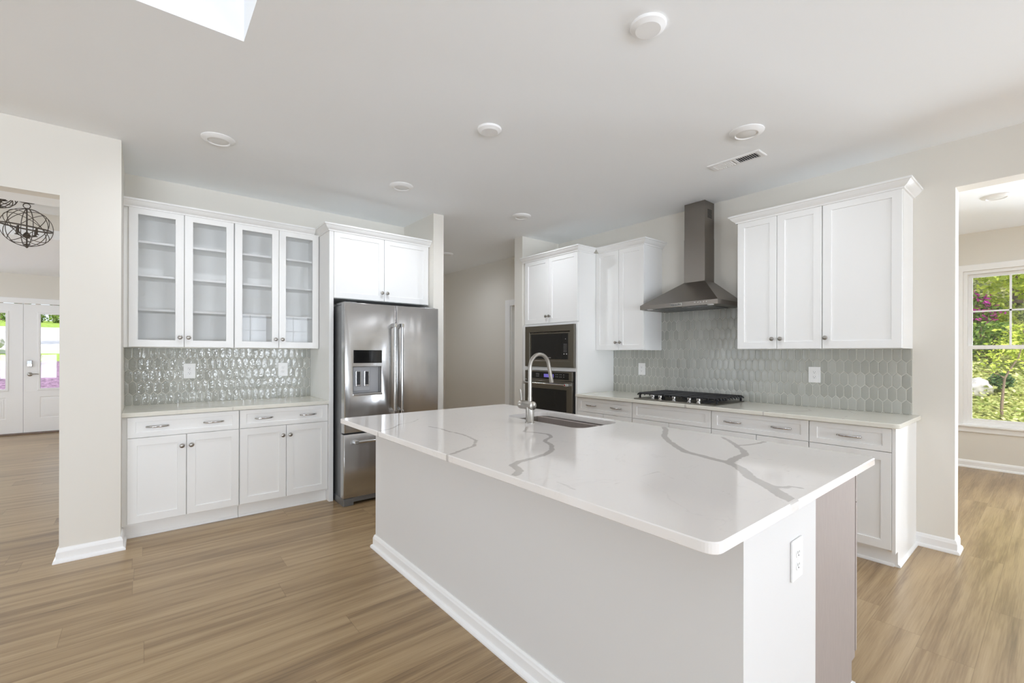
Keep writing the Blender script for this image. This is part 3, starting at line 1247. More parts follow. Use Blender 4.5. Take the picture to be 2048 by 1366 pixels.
va = [(2.39, 1.5), (2.3, 1.43), (2.15, 1.34), (2.0, 1.23), (1.91, 1.13), (1.84, 1.05), (1.83, 0.98), (1.81, 0.91), (1.8, 0.84), (1.77, 0.8), (1.71, 0.74), (1.64, 0.69), (1.59, 0.62), (1.54, 0.57), (1.49, 0.52), (1.46, 0.48)]
vb = [(2.33, 1.11), (2.24, 1.04), (2.16, 0.97), (2.08, 0.9), (2.0, 0.86), (1.89, 0.85), (1.8, 0.84)]
vb2 = [(2.16, 0.97), (2.21, 0.95), (2.3, 0.93), (2.37, 0.93)]
vb3 = [(1.58, 0.61), (1.6, 0.57), (1.63, 0.56), (1.64, 0.53)]
vc = [(1.76, 2.0), (1.62, 1.88), (1.65, 1.82), (1.68, 1.75), (1.63, 1.68), (1.53, 1.61), (1.48, 1.52), (1.42, 1.44), (1.34, 1.4), (1.23, 1.38), (1.16, 1.37), (1.1, 1.34), (1.07, 1.27), (1.02, 1.23)]
vd = [(1.3, 2.37), (1.32, 2.25), (1.31, 2.13), (1.3, 1.97), (1.28, 1.84), (1.2, 1.74), (1.12, 1.7), (1.04, 1.67), (0.99, 1.66)]
ve = [(0.99, 2.38), (1.08, 2.42), (1.2, 2.54), (1.3, 2.58), (1.41, 2.69)]
isl_veins = [(wiggle(va, .014, 1), .013, .022), (wiggle(vb, .014, 2), .008, .018), (wiggle(vb2, .01, 3), .008, .009), (wiggle(vb3, .004, 4), .010, .005),
             (wiggle(vc, .014, 5), .007, .015), (wiggle(vd, .014, 6), .005, .009), (wiggle(ve, .012, 7), .007, .003)]
hf = [(1.16, 0.92), (1.24, 0.93), (1.32, 0.94), (1.46, 0.94), (1.42, 0.86), (1.41, 0.8), (1.4, 0.69), (1.39, 0.65), (1.36, 0.61)]
hg = [(1.33, 1.92), (1.36, 1.87), (1.42, 1.9), (1.47, 1.98), (1.55, 2.1)]
hh = [(1.08, 1.09), (1.07, 1.03), (1.06, 0.98)]
hi = [(1.48, 1.32), (1.45, 1.26), (1.38, 1.2), (1.3, 1.16)]
hj = [(1.95, 0.80), (1.99, 0.74), (1.93, 0.69), (1.86, 0.70), (1.84, 0.64), (1.78, 0.62)]
hk = [(1.9, 1.5), (1.82, 1.42), (1.74, 1.40), (1.66, 1.42), (1.6, 1.36)]
isl_hairs = [(wiggle(h, .02, 10 + i), .0005, .001) for i, h in enumerate((hf, hg, hi, hj, hk))] + [(hh, .003, .004)]
ISL = (1.0, 2.385, 0.494, 3.03)
SNK = (1.935, 2.315, 1.755, 2.452)
top = slab('island_countertop', ISL, 0.884, 0.914, [0.035] * 4, isl_veins, isl_hairs, 0.012, SNK, 0.075)
tag(top, 'white grey-veined quartz top on the kitchen island', 'countertop')
lv = [([(-0.05, 4.5), (0.1, 4.42), (0.25, 4.46), (0.42, 4.36), (0.55, 4.21)], .004, .009), ([(0.7, 4.7), (0.82, 4.52), (0.9, 4.44), (1.1, 4.4), (1.25, 4.22)], .003, .006)]
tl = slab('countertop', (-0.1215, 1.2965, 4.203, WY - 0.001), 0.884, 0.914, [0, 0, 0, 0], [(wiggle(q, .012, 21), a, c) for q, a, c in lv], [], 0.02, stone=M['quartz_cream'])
tag(tl, 'cream quartz countertop below the glass-door cabinets', 'countertop')
rv = [([(3.6, 2.05), (3.68, 2.02), (3.74, 1.93)], .008, .003), ([(3.62, 3.12), (3.7, 3.08), (3.78, 3.12), (3.9, 3.02)], .003, .005), ([(4.1, 1.3), (3.95, 1.22), (3.86, 1.25), (3.72, 1.4), (3.6, 1.42)], .006, .008),
      ([(4.2, 1.05), (4.05, 0.98), (3.95, 0.92), (3.8, 0.95), (3.6, 0.93)], .006, .003)]
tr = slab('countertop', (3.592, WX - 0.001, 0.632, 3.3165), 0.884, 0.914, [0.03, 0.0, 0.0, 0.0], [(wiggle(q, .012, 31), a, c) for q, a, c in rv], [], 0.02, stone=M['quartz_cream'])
tag(tr, 'cream quartz countertop along the range wall, under the cooktop', 'countertop')


# ------------------------------------------------------------------ backsplash tile
def splash(label, origin, rz, regions, phase, seed, tilt, m):
    """tall hexagons facing local -y; regions = list of (u0,u1,z0,z1)"""
    rnd = random.Random(seed)
    W, S, T = 0.0532, 0.073, 0.024
    zc0 = 1.2475
    root = B()
    gr = B()
    for (u0, u1, z0, z1) in regions:
        t = bmesh.new()
        for r in range(-5, 8):
            zc = zc0 + r * 0.0965
            if zc < z0 - 0.07 or zc > z1 + 0.07:
                continue
            off = phase + (W / 2 if r % 2 == 0 else 0)
            k0, k1 = int((u0 - off) / W) - 2, int((u1 - off) / W) + 2
            for k in range(k0, k1 + 1):
                uc = off + k * W
                rr = random.Random((k * 7919 + r * 104729 + seed))
                ax, az = rr.gauss(0, tilt), rr.gauss(0, tilt)
                if uc < u0 - W or uc > u1 + W:
                    continue
                base = [(-W / 2, -S / 2), (0, -S / 2 - T), (W / 2, -S / 2), (W / 2, S / 2), (0, S / 2 + T), (-W / 2, S / 2)]
                H = S / 2 + T
                rings = []
                for d, y in ((0.0015, -0.0050), (0.0019, -0.0072), (0.0034, -0.0082), (0.0070, -0.0086)):
                    fx, fz = (W / 2 - d) / (W / 2), (H - d * 1.35) / H
                    rings.append([t.verts.new((uc + q[0] * fx, y + q[0] * az + q[1] * ax, zc + q[1] * fz)) for q in base])
                for a, c in zip(rings[:-1], rings[1:]):
                    for i in range(6):
                        t.faces.new((a[i], a[(i + 1) % 6], c[(i + 1) % 6], c[i]))
                t.faces.new(rings[-1])
        for co, no in (((u0, 0, 0), (-1, 0, 0)), ((u1, 0, 0), (1, 0, 0)), ((0, 0, z0), (0, 0, -1)), ((0, 0, z1), (0, 0, 1))):
            bmesh.ops.bisect_plane(t, geom=t.verts[:] + t.edges[:] + t.faces[:], plane_co=co, plane_no=no, clear_outer=True)
        me = bpy.data.meshes.new('tmp')
        t.to_mesh(me)
        t.free()
        root.bm.from_mesh(me)
        bpy.data.meshes.remove(me)
        gr.box(u0, u1, -0.0064, 0.0, z0, z1)
    em = thing('backsplash', label, 'backsplash', origin, rz)
    bm = root.bm
    me = bpy.data.meshes.new('tiles')
    bm.to_mesh(me)
    bm.free()
    me.materials.append(m)
    me.polygons.foreach_set('use_smooth', [True] * len(me.polygons))
    me.set_sharp_from_angle(angle=math.radians(32))
    o = bpy.data.objects.new('tiles', me)
    COL.objects.link(o)
    o.parent = em
    gr.build('grout', M['grout'], em)
    return em


splash('grey-green elongated hexagon tile backsplash below the glass-door cabinets', (0, WY - 0.0005, 0), 0, [(-0.1215, 1.2965, 0.9145, 1.384)], -0.097, 3, 0.010, M['tile'])
# range wall: local x = -(world y) measured from y = 3.3165
Y0 = 3.3165
splash('grey-green elongated hexagon tile backsplash behind the cooktop and range hood', (WX - 0.0005, Y0, 0), R90,
       [(0, Y0 - 2.687, 0.9145, 1.384), (Y0 - 2.687, Y0 - 1.761, 0.9145, 1.79), (Y0 - 1.761, Y0 - 0.680, 0.9145, 1.384)], Y0 - 0.764, 5, 0.003, M['tile_smooth'])


# ------------------------------------------------------------------ outlets
def outlet(label, loc, rz, w=0.086, h=0.129):
    root = thing('wall_outlet', label, 'outlet', loc, rz)
    b = B().box(-w / 2, w / 2, -0.007, 0, -h / 2, h / 2, 0.003, seg=2)
    b.build('plate', M['plastic'], root)
    for s in (-1, 1):
        b = B()
        zc = s * 0.0195
        pr = []
        for i in range(20):
            a = 2 * PI * i / 20
            pr.append((0.0165 * math.cos(a), max(-0.0135, min(0.0135, 0.0165 * math.sin(a)))))
        b.loops([[(x, -0.0072, zc + z) for x, z in pr], [(x, -0.0085, zc + z) for x, z in pr], [(x * .94, -0.009, zc + z * .94) for x, z in pr]], True, False, True, 0)
        b.box(-0.0075, -0.0055, -0.0094, -0.0085, zc + 0.000, zc + 0.0085, mi=1)
        b.box(0.0055, 0.0075, -0.0094, -0.0085, zc + 0.001, zc + 0.0075, mi=1)
        b.lathe([(0.0027, 0), (0.0027, 0.0009)], (0, -0.0085, zc - 0.006), (0, -1, 0), 10, mi=1)
        b.build('receptacle', [M['plastic'], M['slot']], root)
    b = B().lathe([(0.003, 0), (0.0025, 0.001)], (0, -0.007, 0), (0, -1, 0), 10)
    b.build('screw', M['plastic'], root)
    return root


OY = WY - 0.0085
outlet('white double outlet on the tile left of two under the glass cabinets, near the pier', (0.3055, OY, 1.188), 0)
outlet('white double outlet on the tile right of two under the glass cabinets, near the refrigerator', (1.044, OY, 1.186), 0)
outlet('white outlet on the tile between the oven cabinet and the cooktop', (WX - 0.0085, 2.922 * 4.24 / 4.23, 1.179), R90)
outlet('white outlet on the tile right of the cooktop below the wide wall cabinet', (WX - 0.0085, 1.2795 * 4.24 / 4.23, 1.179), R90)
outlet('white outlet on the end of the island', (1.613, 0.5395, 0.693), 0, 0.088, 0.128)

# ------------------------------------------------------------------ island
root = thing('kitchen_island', 'large white island with a grey-brown wood cabinet side', 'island', (1.79, 1.78, 0))
ox, oy = -1.79, -1.78


def ib(*a, **k):
    b = B()
    b.box(a[0] + ox, a[1] + ox, a[2] + oy, a[3] + oy, a[4], a[5], **k)
    return b


K0, K1, KS = 0.54, 3.01, 1.80
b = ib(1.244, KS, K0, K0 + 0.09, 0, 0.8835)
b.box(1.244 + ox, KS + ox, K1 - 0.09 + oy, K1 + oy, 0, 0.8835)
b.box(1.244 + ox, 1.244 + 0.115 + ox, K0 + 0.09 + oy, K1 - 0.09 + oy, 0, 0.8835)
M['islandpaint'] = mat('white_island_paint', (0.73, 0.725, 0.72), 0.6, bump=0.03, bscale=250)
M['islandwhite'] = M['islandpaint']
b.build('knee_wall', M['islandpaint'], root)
b = ib(KS, 2.225, K0, K0 + 0.02, 0, 0.8835)
b.box(2.225 + ox, 2.268 + ox, K0 + oy, K0 + 0.02 + oy, 0.10, 0.8835)
b.box(KS + ox, 2.225 + ox, K1 - 0.02 + oy, K1 + oy, 0, 0.8835)
b.box(2.225 + ox, 2.268 + ox, K1 - 0.02 + oy, K1 + oy, 0.10, 0.8835)
b.box(KS + ox, 2.268 + ox, K0 + 0.02 + oy, K1 - 0.02 + oy, 0.10, 0.12)
b.box(2.25 + ox, 2.268 + ox, K0 + 0.02 + oy, K1 - 0.02 + oy, 0.12, 0.8835)
b.box(2.207 + ox, 2.225 + ox, K0 + 0.02 + oy, K1 - 0.02 + oy, 0, 0.10)
b.build('cabinet_body', M['wood'], root)
b = ib(2.268, 2.297, K0 + 0.012, K1 - 0.012, 0.105, 0.8835)  # gap shade painted as a dark brown strip behind the doors
b.build('door_gap_shade', M['gapshade'], root)
segs = [(K0 + 0.003, 1.02), (1.02, 1.70), (1.70, 2.10), (2.10, 2.50), (2.50, K1 - 0.003)]
for i, (a, c) in enumerate(segs):
    e = thing('cabinet_door', 'door', 'door', (2.318 + ox, a + oy, 0), PI / 2)
    for k in ('label', 'category'):
        del e[k]
    e.parent = root
    wd = c - a
    bb = B()
    bb.panel((0.002, wd - 0.002, 0.11, 0.727), (0.056, wd - 0.056, 0.164, 0.673), 0, 0.02, rec=0.0075)
    bb.panel((0.002, wd - 0.002, 0.731, 0.872), (0.048, wd - 0.048, 0.762, 0.84), 0, 0.02, rec=0.0075)
    me = bb.build('door_front', M['wood'], e)
    knob(me, wd - 0.03 if i % 2 else 0.03, 0.65)
b = B().sweep([(2.225 + ox, K0 + oy), (KS + ox, K0 + oy)], [(0, 0), (0.014, 0), (0.014, 0.008), (0.010, 0.016), (0, 0.02)], flip=True)
b.sweep([(2.225 + ox, K1 + oy), (2.225 + ox, K0 - 0.01 + oy)], [(0, 0), (0.016, 0), (0.016, 0.008), (0.012, 0.016), (0, 0.02)], flip=True)
b.build('shoe_moulding', M['trim'], root)
b = B().sweep([(KS + ox, K1 + oy), (1.244 + ox, K1 + oy), (1.244 + ox, K0 + oy), (KS + ox, K0 + oy)], BB, flip=False)
b.build('baseboard', M['trim'], root)

# --- sink
root = thing('sink', 'undermount stainless steel sink in the island top', 'sink', (2.125, 2.1035, 0.884))
sx, sy = 0.5 * (SNK[1] - SNK[0]), 0.5 * (SNK[3] - SNK[2])


def sl(d, z, r):
    return [(x, y, z) for x, y in rrect(-sx + d, sx - d, -sy + d, sy - d, [r] * 4, 9)]


b = B()
b.loops([sl(-0.02, -0.001, 0.095), sl(0.002, -0.001, 0.073), sl(0.003, -0.02, 0.072), sl(0.008, -0.17, 0.067), sl(0.018, -0.188, 0.058), sl(0.04, -0.197, 0.04), sl(0.10, -0.2, 0.03)], True, False, True)
b.build('basin', M['sinksteel'], root, 40)
b = B().lathe([(0.045, 0.0), (0.045, 0.003), (0.03, 0.004), (0.028, 0.001), (0.001, 0.001)], (0, 0.05, -0.2), (0, 0, 1), 24)
b.build('drain', M['chrome'], root, 40)

# --- faucet
FX, FY = 1.865, 2.104
root = thing('faucet', 'brushed nickel gooseneck faucet with side lever behind the sink', 'faucet', (FX, FY, 0.914))
b = B()
b.lathe([(0.031, 0), (0.031, 0.004), (0.027, 0.007), (0.0255, 0.009), (0.0255, 0.10), (0.024, 0.115)], (0, 0, 0), (0, 0, 1), 28)
b.build('base', M['nickel'], root, 40)
b = B()
b.lathe([(0.024, 0), (0.0268, 0.002), (0.0268, 0.086), (0.0255, 0.088), (0.0255, 0.091), (0.0268, 0.093), (0.0268, 0.122), (0.024, 0.125)], (0, -0.033, 0.108), (0, 1, 0), 28)
b.build('valve_body', M['nickel'], root, 40)
b = B()
pts = [(0, 0, 0.12), (0, 0, 0.20), (0, 0, 0.30), (0.0, 0, 0.345)]
Rr = 0.0815
for i in range(1, 17):
    a = PI - PI * 0.955 * i / 16
    pts.append((Rr + Rr * math.cos(a), 0, 0.345 + Rr * math.sin(a)))
q = Vector(pts[-1])
dr = (q - Vector(pts[-2])).normalized()
pts.append(tuple(q + dr * 0.05))
b.tube(pts, 0.0118, 16)
b.lathe([(0.0135, 0), (0.0135, 0.05)], (0, 0, 0.11), (0, 0, 1), 18)
b.build('spout', M['nickel'], root, 50)
q = Vector(pts[-1])
b = B().lathe([(0.0105, -0.003), (0.0105, 0.001), (0.0128, 0.002), (0.0142, 0.06), (0.0135, 0.066), (0.009, 0.067)], q, dr, 20)
b.build('spray_head', M['nickel'], root, 40)
b = B()
b.tube([(0, 0.080, 0.128), (0, 0.084, 0.16), (-0.004, 0.092, 0.205)], [0.007, 0.006, 0.005], 10, flat=(0.0065, 0.004))
b.build('lever', M['nickel'], root, 50)

# ------------------------------------------------------------------ refrigerator
root = thing('refrigerator', 'stainless steel french-door refrigerator with water dispenser', 'refrigerator', (1.818, 4.33, 0))
rx, ry = -1.818, -4.33
FY0 = 3.96


def fb(x0, x1, y0, y1, z0, z1, bev=0.0, mi=0, seg=2, bb=None):
    bb = bb or B()
    bb.box(x0 + rx, x1 + rx, y0 + ry, y1 + ry, z0, z1, bev, mi, seg)
    return bb


fb(1.358, 2.278, 4.045, 4.72, 0.03, 1.775, 0.004).build('body', M['sidesteel'], root)
b = fb(1.350, 1.440, FY0 + 0.012, 4.3, 0.0, 0.066, 0.003)
fb(2.198, 2.284, FY0 + 0.012, 4.3, 0.0, 0.066, 0.003, bb=b)
fb(1.440, 2.198, FY0 + 0.03, 4.3, 0.022, 0.066, 0.002, bb=b)
b.build('base_grille', M['sidesteel'], root)
for x in (1.36, 2.15):
    fb(x, x + 0.115, FY0 + 0.035, 4.2, 1.776, 1.80, 0.004).build('hinge_cover', M['sidesteel'], root)


def round_door(name, x0, x1, z0, z1, hole=None):
    bb = B()
    yf, yb, c = FY0 + ry, FY0 + 0.075 + ry, 0.010
    x0 += rx
    x1 += rx

    def outl(d, y):
        return [(x0 + d, y, z0 + d * .3), (x1 - d, y, z0 + d * .3), (x1 - d, y, z1 - d * .3), (x0 + d, y, z1 - d * .3)]
    lp = [outl(0, yb)]
    for i in range(5):
        a = i / 4 * PI / 2
        lp.append(outl(c * (1 - math.cos(a)), yf + c * (1 - math.sin(a))))
    if hole:
        hx0, hx1, hz0, hz1 = hole
        hx0 += rx
        hx1 += rx

        def hol(d, y):
            return [(hx0 + d, y, hz0 + d), (hx1 - d, y, hz0 + d), (hx1 - d, y, hz1 - d), (hx0 + d, y, hz1 - d)]
        lp += [hol(0, yf), hol(0.004, yf + 0.004), hol(0.004, yf + 0.07)]
    V = bb.loops(lp, True, not hole, False)
    bb.bm.faces.new(V[-1])
    return bb.build(name, M['doorsteel'], root, 50)


def fridge_pull(door, p0, p1, axis):
    """bar handle with square end brackets"""
    b = B()
    p0, p1 = Vector(p0) + Vector((rx, ry, 0)), Vector(p1) + Vector((rx, ry, 0))
    b.cyl(p0, p1, 0.0125, n=20)
    h = b.build('handle', M['chrome'], door, 40)
    for p in (p0, p1):
        b = B()
        if axis == 'z':
            b.box(p.x - 0.014, p.x + 0.014, p.y - 0.014, FY0 + ry, p.z - 0.017, p.z + 0.017, 0.003)
        else:
            b.box(p.x - 0.017, p.x + 0.017, p.y - 0.014, FY0 + ry, p.z - 0.014, p.z + 0.014, 0.003)
        b.build('handle_bracket', M['chrome'], h)


dl = round_door('door', 1.352, 1.829, 0.643, 1.792, (1.425, 1.693, 0.985, 1.228))
drr = round_door('door', 1.833, 2.284, 0.643, 1.792)
dz = round_door('freezer_drawer', 1.347, 2.284, 0.072, 0.631)
HY = FY0 - 0.055
fridge_pull(dl, (1.796, HY, 1.605), (1.796, HY, 0.80), 'z')
fridge_pull(drr, (1.868, HY, 1.605), (1.868, HY, 0.80), 'z')
fridge_pull(dz, (1.44, HY, 0.566), (2.19, HY, 0.566), 'x')
b = fb(1.430, 1.693, FY0 - 0.0025, FY0 + 0.004, 1.257, 1.373, 0.003)
b.build('dispenser_display', M['blackglass'], dl)
b = fb(1.431, 1.687, FY0 + 0.0655, FY0 + 0.0685, 0.99, 1.223)
fb(1.445, 1.60, FY0 + 0.045, FY0 + 0.066, 1.005, 1.222, 0.003, bb=b)
M['dispgrey'] = mat('grey_dispenser_plastic', (0.42, 0.42, 0.43), 0.35)
b.build('dispenser_back', M['dispgrey'], dl)
for x in (1.465, 1.542):
    b = fb(x - 0.004, x + 0.040, FY0 + 0.020, FY0 + 0.048, 1.05, 1.185, 0.003)
    pd = b.build('dispenser_paddle', M['chrome'], dl)
    b = fb(x + 0.003, x + 0.033, FY0 + 0.0185, FY0 + 0.022, 1.064, 1.180)
    b.build('paddle_pad', M['black'], pd)
b = fb(1.424, 1.694, FY0 - 0.012, FY0 + 0.066, 0.968, 0.988, 0.003)
b.build('drip_tray', M['chrome'], dl)

# ------------------------------------------------------------------ range hood
root = thing('range_hood', 'dark stainless chimney range hood on the range wall above the cooktop', 'range hood', (WX - 0.001, 2.228, 1.773), R90)
# local: x right (= -world y), y depth (0 = wall), z up from the lip
hw, hd, lip = 0.385, 0.50, 0.04


def hq(x0, x1, y0, z):
    return [(x0, y0, z), (x1, y0, z), (x1, 0.0, z), (x0, 0.0, z)]


b = B()
ct = 2.035 - 1.773
b.loops([hq(-hw, hw, -hd, 0.0), hq(-hw, hw, -hd, lip), hq(-0.108, 0.103, -0.180, ct)], True, False, True)
b.build('canopy', M['darksteel'], root)
b = B()
b.box(-0.107, 0.102, -0.179, 0.0, ct, 2.45 - 1.773)
b.build('chimney', M['darksteel'], root)
b = B()
b.box(-0.105, 0.100, -0.1775, 0.0, 2.45 - 1.773, CZ - 0.002 - 1.773)
chm = b.build('upper_chimney', M['darksteel'], root)
b = B()
for i in range(7):
    b.box(0.0995, 0.1008, -0.125, -0.045, 2.64 - 1.773 + i * 0.012, 2.647 - 1.773 + i * 0.012)
b.build('vent_slots', M['darkgap'], chm)
b = B()
b.box(-hw + 0.004, hw - 0.004, -hd + 0.004, -0.004, 0.002, 0.008)
b.build('underside', M['ovensteel'], root)
for i in range(2):
    b = B()
    x0 = -0.27 + i * 0.275
    b.box(x0, x0 + 0.265, -0.42, -0.07, -0.004, 0.003, 0.002)
    for k in range(9):
        b.box(x0 + 0.02 + k * 0.026, x0 + 0.03 + k * 0.026, -0.40, -0.09, -0.0055, -0.003)
    b.build('grease_filter', M['sidesteel'], root)
for x in (-0.30, 0.30):
    B().lathe([(0.028, 0), (0.028, -0.006), (0.022, -0.007), (0.001, -0.007)], (x, -0.455, 0.003), (0, 0, 1), 18).build('hood_light', M['lens'], root)
b = B().box(-0.057, 0.059, -hd - 0.003, -hd, 0.007, 0.033, 0.001)
bd = b.build('badge', M['chrome'], root)
text_mesh('lettering', 'KitchenAid', 0.021, M['ink'], bd, (0.0, -hd - 0.0034, 0.0205))
for i in range(5):
    B().lathe([(0.007, 0), (0.007, 0.003), (0.005, 0.004), (0.001, 0.004)], (0.183 + i * 0.026, -hd, 0.0235), (0, -1, 0), 12).build('button', M['chrome'], root)

# ------------------------------------------------------------------ cooktop
root = thing('cooktop', 'black and steel gas cooktop with five knobs on the range counter', 'cooktop', (3.92, 2.215, 0.9145), R90)
# local: x right (= -world y), -y front
cw, cdp = 0.395, 0.275
b = B().box(-cw, cw, -cdp, cdp, 0, 0.009, 0.003, seg=2)
b.build('tray', M['ovensteel'], root)
burn = [(-0.255, -0.10), (-0.255, 0.13), (0.0, 0.03), (0.255, -0.10), (0.255, 0.13)]
for x, y in burn:
    r = 0.055 if x == 0 else 0.042
    b = B().lathe([(r + .01, 0), (r + .01, 0.004), (r, 0.012), (r, 0.016), (r * .75, 0.020), (0.001, 0.021)], (x, y, 0.009), (0, 0, 1), 24)
    b.build('burner', M['black'], root, 40)
for g in range(3):
    gx0 = -0.385 + g * 0.2575
    gx1 = gx0 + 0.2545
    y0, y1, zt = -0.205, 0.258, 0.052
    b = B()
    t = 0.0055

    def bar(xa, ya, xb, yb, drop=0.0):
        b.tube([(xa, ya, zt - drop), (xb, yb, zt - drop)], 0.006, 4, flat=(0.0055, 0.008))
    bar(gx0 + t, y0, gx0 + t, y1)
    bar(gx1 - t, y0, gx1 - t, y1)
    bar(gx0, y0 + t, gx1, y0 + t)
    bar(gx0, y1 - t, gx1, y1 - t)
    bar((gx0 + gx1) / 2, y0, (gx0 + gx1) / 2, y1)
    for k in range(1, 9):
        y = y0 + (y1 - y0) * k / 9
        bar(gx0, y, gx1, y)
    for xx in (gx0 + 0.008, gx1 - 0.008):
        for yy in (y0 + 0.008, y1 - 0.008):
            b.box(xx - 0.007, xx + 0.007, yy - 0.007, yy + 0.007, 0.009, zt)
    for yy, s in ((y0, -1), (y1, 1)):
        for k in range(5):
            xx = gx0 + 0.02 + (gx1 - gx0 - 0.04) * k / 4
            b.tube([(xx, yy, zt), (xx, yy + s * 0.014, zt - 0.014)], 0.006, 4, flat=(0.0055, 0.007))
    if g != 1:
        s = -1 if g == 0 else 1
        xx = gx0 if g == 0 else gx1
        for k in range(0, 10):
            y = y0 + (y1 - y0) * k / 9
            b.tube([(xx, y, zt), (xx + s * 0.014, y, zt - 0.016)], 0.006, 4, flat=(0.0055, 0.007))
    b.build('grate', M['black'], root)
for x in (-0.205, -0.130, 0.008, 0.155, 0.240):
    b = B()
    b.lathe([(0.021, 0), (0.021, 0.004), (0.016, 0.007), (0.014, 0.018), (0.019, 0.022), (0.019, 0.036), (0.015, 0.040), (0.001, 0.040)], (x, -0.238, 0.009), (0, 0, 1), 20)
    b.build('knob', M['chrome'], root, 35)


# ------------------------------------------------------------------ ceiling fittings
def disk_light(label, x, y, r, z=CZ, blank=False, group=None):
    if blank:
        root = thing('ceiling_cover', label, 'ceiling cover', (x, y, z), 0, group)
        B().lathe([(r, 0), (r, -0.006), (r * .97, -0.012), (r * .72, -0.022), (r * .70, -0.023), (0.001, -0.023)], (0, 0, 0), (0, 0, 1), 40).build('cover', M['trim'], root, 30)
        return root
    root = thing('recessed_light', label, 'ceiling light', (x, y, z), 0, group)
    B().lathe([(r, 0), (r, -0.004), (r * .95, -0.009), (r * .72, -0.020), (r * .66, -0.021), (r * .62, -0.016), (r * .62, -0.004)], (0, 0, 0), (0, 0, 1), 40, cap=False).build('trim_ring', M['trim'], root, 35)
    if RECESSED_FILL > 0:
        d = bpy.data.lights.new('recessed_fill', 'SPOT')  # spot added under the unlit fixture to brighten the deep kitchen
        d.spot_size = math.radians(175)
        d.spot_blend = 1.0
        d.shadow_soft_size = 0.03
        d.energy = RECESSED_FILL
        d.color = (0.94, 0.98, 1.05)
        lo = bpy.data.objects.new('recessed_fill', d)
        COL.objects.link(lo)
        lo.location = (x, y, z - 0.024)
    B().lathe([(r * .63, -0.012), (r * .5, -0.017), (r * .25, -0.020), (0.001, -0.021)], (0, 0, 0), (0, 0, 1), 40).build('lens', M['lens'], root, 40)
    return root


disk_light('round white blank cover on the ceiling nearest the camera, over the island front', 1.72, 1.161, 0.0775, blank=True)
disk_light('round white blank cover on the ceiling over the sink, middle of the ceiling', 1.725, 2.345, 0.0765, blank=True)
disk_light('round ceiling light in front of the glass-door cabinets', 0.388, 3.624, 0.100)
disk_light('round ceiling light in front of the refrigerator', 1.725, 3.629, 0.098)
disk_light('round ceiling light between the refrigerator wall and oven cabinet', 3.077, 3.611, 0.098)
disk_light('round ceiling light above the right-hand wall cabinets, beside the air vent', 3.039, 1.307, 0.104)
disk_light('round ceiling light in the hall beyond the refrigerator', 3.406, 5.68, 0.098)
disk_light('round ceiling light in the sunroom', 6.03, 0.385, 0.105)

root = thing('ceiling_vent', 'white slotted air vent in the ceiling above the range wall', 'vent', (3.435, 1.552, CZ))
b = B()
b.loops([[(-.07, -.19, 0), (.07, -.19, 0), (.07, .19, 0), (-.07, .19, 0)], [(-.07, -.19, -.004), (.07, -.19, -.004), (.07, .19, -.004), (-.07, .19, -.004)],
         [(-.064, -.184, -.008), (.064, -.184, -.008), (.064, .184, -.008), (-.064, .184, -.008)], [(-.046, -.158, -.008), (.046, -.158, -.008), (.046, .158, -.008), (-.046, .158, -.008)],
         [(-.046, -.158, -.001), (.046, -.158, -.001), (.046, .158, -.001), (-.046, .158, -.001)]])
b.build('frame', M['trim'], root)
B().box(-.046, .046, -.158, .158, -.002, -.0005).build('duct', M['darkgap'], root)
b = B()
for k in range(20):
    if k in (9, 10):
        continue
    y = -.150 + k * 0.0158
    s = -1 if k > 10 else 1
    b.loops([[(-.046, y - .006 * s, -.0085), (.046, y - .006 * s, -.0085), (.046, y - .006 * s + .0012, -.0085), (-.046, y - .006 * s + .0012, -.0085)],
             [(-.046, y + .005 * s, -.0015), (.046, y + .005 * s, -.0015), (.046, y + .005 * s + .0012, -.0015), (-.046, y + .005 * s + .0012, -.0015)]], True, True, True)
b.box(-.046, .046, -.010, .010, -.008, -.002)
b.build('louvres', M['trim'], root)

# ------------------------------------------------------------------ hall door
root = thing('door_3', 'd', 'door')
for k in ('label', 'category'):
    del root[k]
root['kind'] = 'structure'
b = B()
b.box(4.262, 4.28, 5.27, 5.385, 0, 2.063 + 0.09, 0.003)
b.box(4.262, 4.28, 4.42, 5.27, 2.063, 2.063 + 0.09, 0.003)
b.box(4.262, 4.28, 4.42, 4.50, 0, 2.063, 0.003)
b.box(4.28, 4.40, 5.25, 5.27, 0, 2.063)
b.build('casing', M['trim'], root)
b = B().box(4.405, 5.1, 5.205, 5.245, 0.01, 2.05, 0.002)
b.build('door_leaf', M['trim'], root)
b = B()
for z in (1.85, 1.11, 0.25):
    b.box(4.385, 4.41, 5.236, 5.250, z - 0.045, z + 0.045, 0.002)
    b.cyl((4.395, 5.236, z - 0.05), (4.395, 5.236, z + 0.05), 0.007, n=10)
b.build('hinge', M['nickel'], root)
b = B().box(4.4, 5.6, 4.2, 4.25, 0, CZ)
b.box(5.5, 5.6, 4.25, 6.0, 0, CZ)
b.box(4.4, 5.6, 5.9, 6.0, 0, CZ)
struct('wall_pantry_room', b, M['wall'])

# ------------------------------------------------------------------ front doors
DX, DW = -1.53, 0.91


